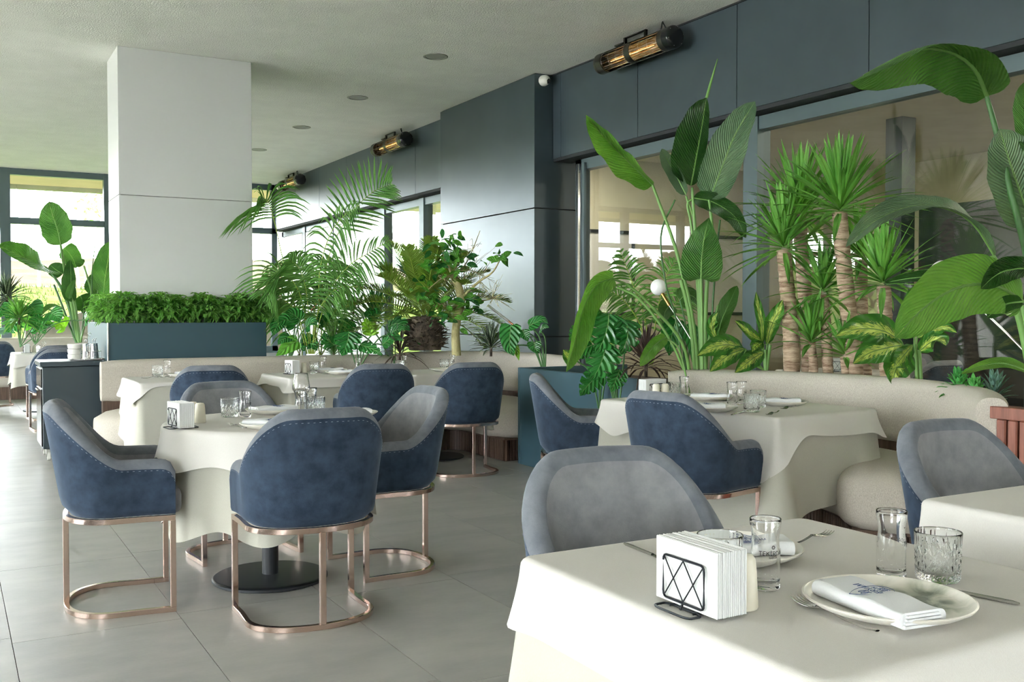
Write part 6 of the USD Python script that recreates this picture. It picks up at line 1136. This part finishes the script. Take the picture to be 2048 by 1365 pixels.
# ------------------------------------------------------------------ foliage
def leafy(name, dark, light, rib, veins=60.0, trans=.3, rough=.35, spec=.5, patch=4.0, rib_w=.025, vein_amt=.34, slant=5.0, var=None):
    """Leaf material: u runs along the leaf, v across it; lateral veins slant away from the midrib. var: colour of pale splashes round the midrib."""
    nodes = {'u': ('texture_coordinate', {}), 's': ('separate_xyz', {}), 'c': ('math', {'math_type': 'subtract', 'value2': .5}), 'a': ('math', {'math_type': 'absolute'}),
             'k': ('math', {'math_type': 'multiply', 'value2': -slant}), 'ph': ('math', {'math_type': 'multiply_add', 'value2': veins}), 'k2': ('math', {'math_type': 'multiply', 'value2': veins * .12 * -slant}), 'sn': ('math', {'math_type': 'sine'}),
             'g': ('geometry', {}), 'n': ('noise_texture', {'scale': patch, 'detail': 3.0}), 'nr': ('rgb_ramp', {'ramp': [(.3, lin(dark)), (.7, lin(light))]}),
             'vm': ('map_range', {'from_min': .3, 'from_max': 1.0, 'to_min': 0.0, 'to_max': vein_amt, 'clamp': True}), 'vx': ('mix', {'color2': lin(light)}),
             'rm': ('map_range', {'from_min': rib_w * .5, 'from_max': rib_w, 'to_min': 1.0, 'to_max': 0.0, 'clamp': True}), 'rx': ('mix', {'color2': lin(rib)}),
             'b': ('bump', {'strength': .7, 'distance': .012}), 'p': ('principled_bsdf', {'roughness': rough, 'specular_ior_level': spec}), 't': ('translucent_bsdf', {}), 'tc': ('mix', {'mix_type': 'multiply', 'fac': 1.0, 'color2': (1.25, 1.35, .6)}), 'x': ('mix_closure', {'fac': trans})}
    links = [('u.UV', 's.vector'), ('s.y', 'c.value1'), ('c.value', 'a.value1'), ('a.value', 'k2.value1'), ('s.x', 'ph.value1'), ('k2.value', 'ph.value3'), ('ph.value', 'sn.value1'), ('g.position', 'n.vector'), ('n.fac', 'nr.fac'),
             ('sn.value', 'vm.value'), ('vm.result', 'vx.fac'), ('a.value', 'rm.value'), ('rm.result', 'rx.fac'), ('rx.color', 'p.base_color'), ('rx.color', 'tc.color1'), ('tc.color', 't.color'), ('sn.value', 'b.height'), ('b.normal', 'p.normal'),
             ('p.BSDF', 'x.closure1'), ('t.BSDF', 'x.closure2')]
    del nodes['k']
    if var:
        nodes |= {'m2': ('mapping', {'scale': (22, 7, 1)}), 'n2': ('noise_texture', {'scale': 1.6, 'detail': 4.0}), 'd': ('math', {'math_type': 'multiply_add', 'value2': -1.15, 'value3': .72}), 'e': ('math', {'math_type': 'add'}),
                  'sk': ('math', {'math_type': 'multiply', 'value2': -.9}), 'su': ('math', {'math_type': 'add'}), 'cu': ('combine_xyz', {}),
                  'vr': ('map_range', {'from_min': .98, 'from_max': 1.06, 'to_min': 0.0, 'to_max': 1.0, 'clamp': True}), 'vc': ('mix', {'color2': lin(var)})}
        links += [('a.value', 'sk.value1'), ('s.x', 'su.value1'), ('sk.value', 'su.value2'), ('su.value', 'cu.x'), ('s.y', 'cu.y'), ('cu.vector', 'm2.vector'), ('m2.vector', 'n2.vector'), ('a.value', 'd.value1'), ('d.value', 'e.value1'), ('n2.fac', 'e.value2'), ('e.value', 'vr.value'), ('vr.result', 'vc.fac'),
                  ('nr.color', 'vc.color1'), ('vc.color', 'vx.color1'), ('vx.color', 'rx.color1')]
    else: links += [('nr.color', 'vx.color1'), ('vx.color', 'rx.color1')]
    mat(name, nodes, links, 'x.closure')
leafy('leaf_banana', (58, 108, 46), (98, 148, 74), (158, 190, 108), 170.0, .25)
leafy('leaf_banana_dark', (36, 78, 30), (60, 108, 44), (140, 180, 96), 170.0, .18)
leafy('leaf_banana_bright', (92, 156, 60), (140, 192, 90), (180, 206, 128), 170.0, .28)
leafy('leaf_banana_grey', (80, 114, 84), (128, 156, 120), (166, 190, 138), 170.0, .2)
leafy('leaf_glossy', (34, 112, 46), (70, 152, 72), (90, 160, 90), 40.0, .2, .25, .6)
leafy('leaf_fresh', (78, 160, 50), (122, 194, 78), (150, 200, 110), 30.0, .35)
leafy('leaf_lime', (120, 190, 40), (160, 212, 70), (190, 220, 120), 30.0, .4)
leafy('leaf_palm', (72, 136, 58), (122, 176, 90), (136, 168, 96), 10.0, .25, .45, rib_w=.05)
leafy('leaf_cycad', (120, 160, 50), (164, 194, 84), (160, 184, 84), 10.0, .25, .4)
leafy('leaf_yucca', (78, 144, 58), (136, 194, 96), (166, 204, 116), 6.0, .3, .4)
leafy('leaf_cordyline', (66, 52, 52), (104, 84, 80), (120, 100, 96), 6.0, .15, .4)
leafy('leaf_dumb_cane', (56, 120, 48), (88, 152, 66), (150, 190, 90), 26.0, .3, .35, var=(216, 232, 130))
leafy('leaf_hedge', (98, 168, 70), (152, 208, 108), (170, 208, 130), 16.0, .3, .35, patch=14)
leafy('leaf_succulent', (70, 160, 80), (120, 200, 110), (150, 210, 130), 10.0, .3)
leafy('leaf_teal', (70, 116, 110), (120, 156, 146), (150, 180, 170), 10.0, .2)
leafy('leaf_zebra', (40, 66, 44), (86, 112, 80), (190, 200, 180), 30.0, .15, var=(170, 184, 160))
plain('stalk_green', (116, 160, 84), .45); plain('stalk_dark', (66, 112, 56), .45); plain('stalk_lime', (150, 176, 66), .45)
noisy('bark_pale', (132, 104, 84), (196, 172, 148), 9, .85, .5, 40, stretch=(1, 1, 6), lo=.35, hi=.6)
noisy('bark_tree', (150, 142, 96), (186, 176, 128), 8, .8, .4, 60)
noisy('bark_shaggy', (60, 52, 44), (112, 98, 84), 20, .9, .5, 80)
plain('dry_leaf', (176, 140, 90), .8)

PROF = dict(paddle=[(0, .03), (.03, .5), (.10, .82), (.3, 1), (.6, .95), (.85, .62), (.95, .32), (1, .02)], lance=[(0, .45), (.08, .7), (.35, 1), (.75, .62), (1, .02)],
            heart=[(0, .5), (.05, .86), (.18, 1), (.4, .92), (.7, .55), (.9, .2), (1, .02)], oval=[(0, .05), (.12, .6), (.4, 1), (.7, .8), (.9, .35), (1, .02)], strap=[(0, .8), (.5, 1), (.85, .6), (1, .03)])
def unit(v): v = np.asarray(v, float); return v / (np.linalg.norm(v) + 1e-12)
def blade(mid, width, prof='paddle', face=(-.5, -.7, .5), roll=0.0, fold=.25, droop=0.0, wave=0.0, n=20, m=9, seed=0, notch=0, one=0):
    """A leaf as a sheet: (vertices, faces), uv. mid: midrib from base to tip; face: where its upper side looks; roll: turn about the midrib; fold: V fold; one: >0 narrows the right half."""
    p = bez(mid, n) if len(mid) > 1 else mid
    t = np.gradient(p, axis=0); t /= np.linalg.norm(t, axis=1, keepdims=True) + 1e-12
    s = np.cross(t, np.asarray(face, float)); s /= np.linalg.norm(s, axis=1, keepdims=True) + 1e-12; k = np.cross(s, t)
    c, d = math.cos(roll), math.sin(roll); s, k = s * c + k * d, k * c - s * d
    u = np.linspace(0, 1, n); q = np.array(PROF[prof]); w = np.interp(u, q[:, 0], q[:, 1]) * width / 2
    x = np.linspace(-1, 1, m); ax = np.abs(x); W = np.broadcast_to(w[:, None], (n, m)).copy()
    if one: W[:, x > 0] *= 1 - one
    if notch:
        ph = u * notch; fr = np.abs((ph % 1) - .5) * 2; cut = np.clip((fr - .80) / .12, 0, 1) * np.clip(u / .12, 0, 1) * np.clip((1 - u) / .1, 0, 1)
        W *= 1 - .55 * cut[:, None] * (ax > .45)
    f, rg = fold, np.random.default_rng(seed); ph = rg.uniform(0, 6)
    lift = ax * math.sin(f) - droop * ax ** 2 + wave * ax * np.sin(u[:, None] * 17 + ph + x * 1.5) + (0.012 * np.sin(u[:, None] * 95 - ax * 3) * ax if n > 20 else 0)
    back = .30 * W * (prof == 'heart') * (ax ** 1.5) * np.exp(-(u[:, None] / .16) ** 2) + (.25 * W * ax ** 1.3 * np.clip(u[:, None] * 6, 0, 1) if notch else 0)
    v = p[:, None] + s[:, None] * (x * math.cos(f) * W)[..., None] + k[:, None] * (lift * W)[..., None] - t[:, None] * back[..., None] * (1 if not notch else -.4)
    uv = np.stack([np.broadcast_to(u[:, None], (n, m)), np.broadcast_to((x + 1) / 2, (n, m))], -1)
    return (v.reshape(-1, 3), grid_faces(n, m)), uv.reshape(-1, 2)
def add_leaf(parent, mid, width, mt, name='leaf', rib=None, **kw):
    g, uv = blade(mid, width, **kw)
    l = obj(name, g, mt, parent, True, uv)
    if rib: obj('midrib', tube(bez(mid, 14)[:-1], [rib, rib * .25], 6), 'stalk_green', l, 60)
    return l
def join(parts):
    """Several (geometry, uv) sheets as one."""
    v, f, u, n = [], [], [], 0
    for (a, b), c in parts: v.append(a); f.append(b + n); u.append(c); n += len(a)
    return (np.vstack(v), np.vstack(f)), np.vstack(u)
def frond(parent, spine, ll, count, lw=.03, mt='leaf_palm', start=.25, droop=.5, lift=.3, rr=.006, sm='stalk_lime', seed=0, sweepf=.55, face=(0, 0, 1), name='frond'):
    """A feather leaf: a stem (sub-part) and its leaflets (one part)."""
    rg = np.random.default_rng(seed); p = bez(spine, 40); t = np.gradient(p, axis=0); t /= np.linalg.norm(t, axis=1, keepdims=True); out = []
    for k in range(count):
        u = start + (1 - start) * (k + .5) / count
        for sd in (-1, 1):
            i = min(int(u * 39 + rg.uniform(-.3, .3)), 39); tt = t[i]; s = unit(np.cross(tt, face)) * sd; nn = np.cross(s * sd, tt)
            L = ll * (math.sin(PI * min(1, (.18 + .80 * (u - start) / (1 - start)))) ** .7) * rg.uniform(.88, 1.08); d0 = unit(s * (1 - sweepf * .6 * (u - start)) + tt * (.35 + sweepf * (u - start) * 1.2) + nn * lift * rg.uniform(.5, 1.3))
            q = [p[i] + d0 * L * f + np.array([0, 0, -1]) * droop * L * f ** 2.2 for f in (0, .35, .7, 1)]
            out.append(blade(q, lw * rg.uniform(.8, 1.1), 'lance', face=nn, fold=.2, n=6, m=3))
    g, uv = join(out); f = obj(name, g, mt, parent, True, uv)
    obj('rachis', tube(p, [rr, rr * .3], 6), sm, f, 60); return f
def rosette(parent, c, n, L, w, mt, el0=-.5, el1=1.45, bend=.15, seed=0, name='leaf', prof='lance', skew=(0, 0, 0), face_up=True, az=(0, 2 * PI), fold=.3):
    rg = np.random.default_rng(seed); c = np.asarray(c, float)
    for k in range(n):
        e = el0 + (el1 - el0) * ((k + .5) / n) ** .8; a = az[0] + (az[1] - az[0]) * ((k * .618034) % 1) + rg.uniform(-.15, .15); d = unit((math.cos(e) * math.cos(a), math.cos(e) * math.sin(a), math.sin(e)) + np.asarray(skew))
        l = L * rg.uniform(.75, 1.08) * (.8 + .2 * math.cos(e)); b = c + d * .02 + (0, 0, .05 * (k / n))
        q = [b + d * l * f + np.array([0, 0, -1]) * bend * l * f ** 2.5 * math.cos(e) for f in (0, .4, .75, 1)]
        add_leaf(parent, q, w * rg.uniform(.85, 1.1), mt, name, prof=prof, face=(0, 0, 1) if abs(d[2]) < .95 else (-1, 0, 0), fold=fold, n=7, m=3)

# paddle-leaved plants: every leaf with its own stalk
for nm, lab, ct_, leaves in PADDLES:
    t = thing(nm, lab, ct_, tuple(leaves[0]['base']))
    b0 = np.array(leaves[0]['base'])
    for i, l in enumerate(leaves):
        if l.get('stalk'): obj('stalk', tube(bez(np.array(l['stalk']) - b0, 20), l['r'], 8), l.get('sm', 'stalk_green'), t, 60)
        if l.get('mid'): add_leaf(t, np.array(l['mid']) - b0, l['w'], l['mt'], rib=l.get('rib', .006), face=l.get('face', (-.5, -.8, .35)), roll=l.get('roll', 0), fold=l.get('fold', .25), droop=l.get('droop', 0), wave=l.get('wave', .05), prof=l.get('prof', 'paddle'), one=l.get('one', 0), notch=l.get('notch', 0), n=l.get('n', 48), m=11, seed=i)
# feather palms and the cycad
for nm, lab, ct_, base, fronds in PALMS:
    t = thing(nm, lab, ct_, base); b0 = np.array(base)
    for i, f in enumerate(fronds): frond(t, np.array(f[0]) - b0, f[1], f[2], seed=i, **f[3])
t = thing('cycad', 'cycad with a shaggy brown trunk and stiff olive feather leaves', 'plant', CY); rg = np.random.default_rng(5)
obj('trunk', lathe([(0, -.05), (.15, -.05), (.17, .05), (.16, .18), (.12, .26), (0, .28)], 20), 'bark_shaggy', t, 40)
sc = []
for k in range(300):
    z = rg.uniform(-.02, .26); a = rg.uniform(0, 2 * PI); r = np.interp(z, [-.05, .05, .18, .26], [.15, .17, .16, .11]); d = np.array((math.cos(a), math.sin(a), rg.uniform(-.3, .7))); c = np.array((r * math.cos(a), r * math.sin(a), z))
    sc.append(tube([c, c + unit(d) * rg.uniform(.03, .08)], [.006, .002], 4))
obj('leaf_scar', cat(sc), 'bark_shaggy', t, kind='stuff')
for k in range(30):
    e = .05 + 1.25 * (k / 30) ** .9; a = k * 2.39996 + .4; L = .84 * rg.uniform(.85, 1.1); d = np.array((math.cos(a) * math.cos(e), math.sin(a) * math.cos(e), math.sin(e)))
    q = [np.array((0, 0, .25)) + d * .05 + d * L * f + np.array([0, 0, -1]) * .42 * L * f ** 2.2 * math.cos(e) for f in (0, .3, .6, .85, 1)]
    frond(t, q, .18, 60, .015, 'leaf_cycad', .12, .05, .45, .007, 'stalk_lime', seed=k, sweepf=.5)
# yuccas: canes with a head of sword leaves
for i, (lab, base, top, r, n, L, w, low, sk) in enumerate(YUCCAS):
    t = thing('yucca', lab, 'plant', base); d = np.array(top) - np.array(base); m = 40; u = np.linspace(0, 1, m)
    rr = r * (1.08 - .16 * u + .05 * ((np.arange(m) % 3) == 0) + np.random.default_rng(i).uniform(-.04, .04, m))
    obj('cane', tube(d * u[:, None] + np.c_[np.sin(u * 5 + i) * .008, np.cos(u * 4 + i) * .008, u * 0], rr, 14), 'bark_pale', t, 40)
    rosette(t, d, n, L, w, 'leaf_yucca', low, 1.5, .16, seed=i * 3 + 1, skew=sk)
# spiky tufts
for lab, nm, c, n, L, w, mt, e0, bend in TUFTS:
    t = thing(nm, lab, 'plant', c); obj('stem', tube([(0, 0, -.06), (0, 0, .05)], .012, 8), 'bark_shaggy', t, 40)
    rosette(t, (0, 0, 0), n, L, w, mt, e0, 1.5, bend, seed=len(lab))
# low bushes made of small leaf whorls
def build_bush():
    t = thing('clipped_shrub', 'x', 'plant'); rg = np.random.default_rng(11); k = 0
    for q in range(9):
        a = q * 2.4; r = .075 * math.sqrt(q / 9.0); h = .16 + .15 * rg.uniform() ** .6; tip = np.array((r * 1.5 * math.cos(a), r * 1.5 * math.sin(a), h))
        obj('stem', tube([(r * .5 * math.cos(a), r * .5 * math.sin(a), -.02), tip], .0032, 5), 'stalk_dark', t, 60)
        for zz, nn, e in ((0, 6, .35), (-.05, 7, -.05), (-.10, 6, -.2)):
            for j in range(nn):
                b = j * 2 * PI / nn + rg.uniform(-.3, .3); el = e + rg.uniform(-.2, .45) + (.5 if (j == 0 and zz == 0) else 0); d = np.array((math.cos(b) * math.cos(el), math.sin(b) * math.cos(el), math.sin(el))); L = rg.uniform(.085, .125); c = tip + (0, 0, zz)
                add_leaf(t, [c, c + d * L * .5 + (0, 0, .006), c + d * L - (0, 0, .035)], rg.uniform(.040, .052), 'leaf_hedge', prof='oval', face=(0, 0, 1), fold=.3, n=6, m=3)
    return t
bushes = Set(build_bush)
for i, (x, y, z, s, lab) in enumerate(BUSHES): bushes.put((x, y, z), i * 1.7, lab, None, s)
# small bare-branched tree with glossy leaf sprays
t = thing('small_tree', 'small pale-barked tree with bare twigs and a few sprays of glossy leaves', 'tree', TREE_BASE); b0 = np.array(TREE_BASE); rg = np.random.default_rng(21)
obj('trunk', tube(bez(np.array(TRUNK) - b0, 24), [.043, .036, .04, .03], 14), 'bark_tree', t, 60)
for br, r in BRANCHES: obj('branch', tube(bez(np.array(br) - b0, 14), [r, r * .35], 8), 'bark_tree', t, 60)
tw = []
for c, n, L in TWIGS:
    for k in range(n):
        d = unit(rg.normal(size=3) + (0, 0, .3)); p = np.array(c) - b0; q = p + d * L * rg.uniform(.5, 1); tw.append(tube(bez([p, (p + q) / 2 + rg.normal(size=3) * .02, q], 6), [.003, .0012], 4))
        e = q + unit(d + rg.normal(size=3) * .6) * L * .35; tw.append(tube([(p + q) / 2, e], [.002, .001], 4))
obj('twig', cat(tw), 'bark_tree', t)
for c, n, sp in SPRAYS:
    for k in range(n):
        p = np.array(c) - b0 + rg.normal(size=3) * sp; d = unit(rg.normal(size=3) * (1, 1, .5) + (0, 0, -.15)); L = rg.uniform(.09, .125)
        add_leaf(t, [p, p + d * L * .5 + (0, 0, .01), p + d * L], L * .52, 'leaf_fresh' if k % 3 else 'leaf_glossy', prof='oval', face=unit(rg.normal(size=3) * .5 + (-.4, -.5, .7)), fold=.2, n=7, m=5)

# a roadside tree outside whose leafy branch reaches into view
t = thing('roadside_tree', 'leafy branch of a roadside tree showing outside the far window', 'tree', (5.34, 26.0, 0.52)); rg = np.random.default_rng(8)
obj('trunk', tube(bez([(0, 0, -.4), (.05, 0, 1.6), (-.1, 0, 3.2)], 12), [.14, .08], 8), 'bark_tree', t, 60)
obj('branch', tube(bez([(-.1, 0, 3.1), (-1.2, 0, 3.6), (-2.35, 0, 3.5)], 12), [.05, .015], 6), 'bark_tree', t, 60)
out = []
for k in range(420):
    f = rg.uniform(0, 1); c = np.array([(-.1 - 2.3 * f), 0, 3.2 + .4 * math.sin(f * 3)]) + rg.normal(size=3) * ((.18, .25, .2) if f > .45 else (.7, .6, .6)); d = unit(rg.normal(size=3)); out.append(blade([c, c + d * .06, c + d * .13], .07, 'oval', face=rg.normal(size=3), n=4, m=3))
g_, uv = join(out); obj('leaves', g_, 'leaf_fresh', t, True, uv, kind='stuff')
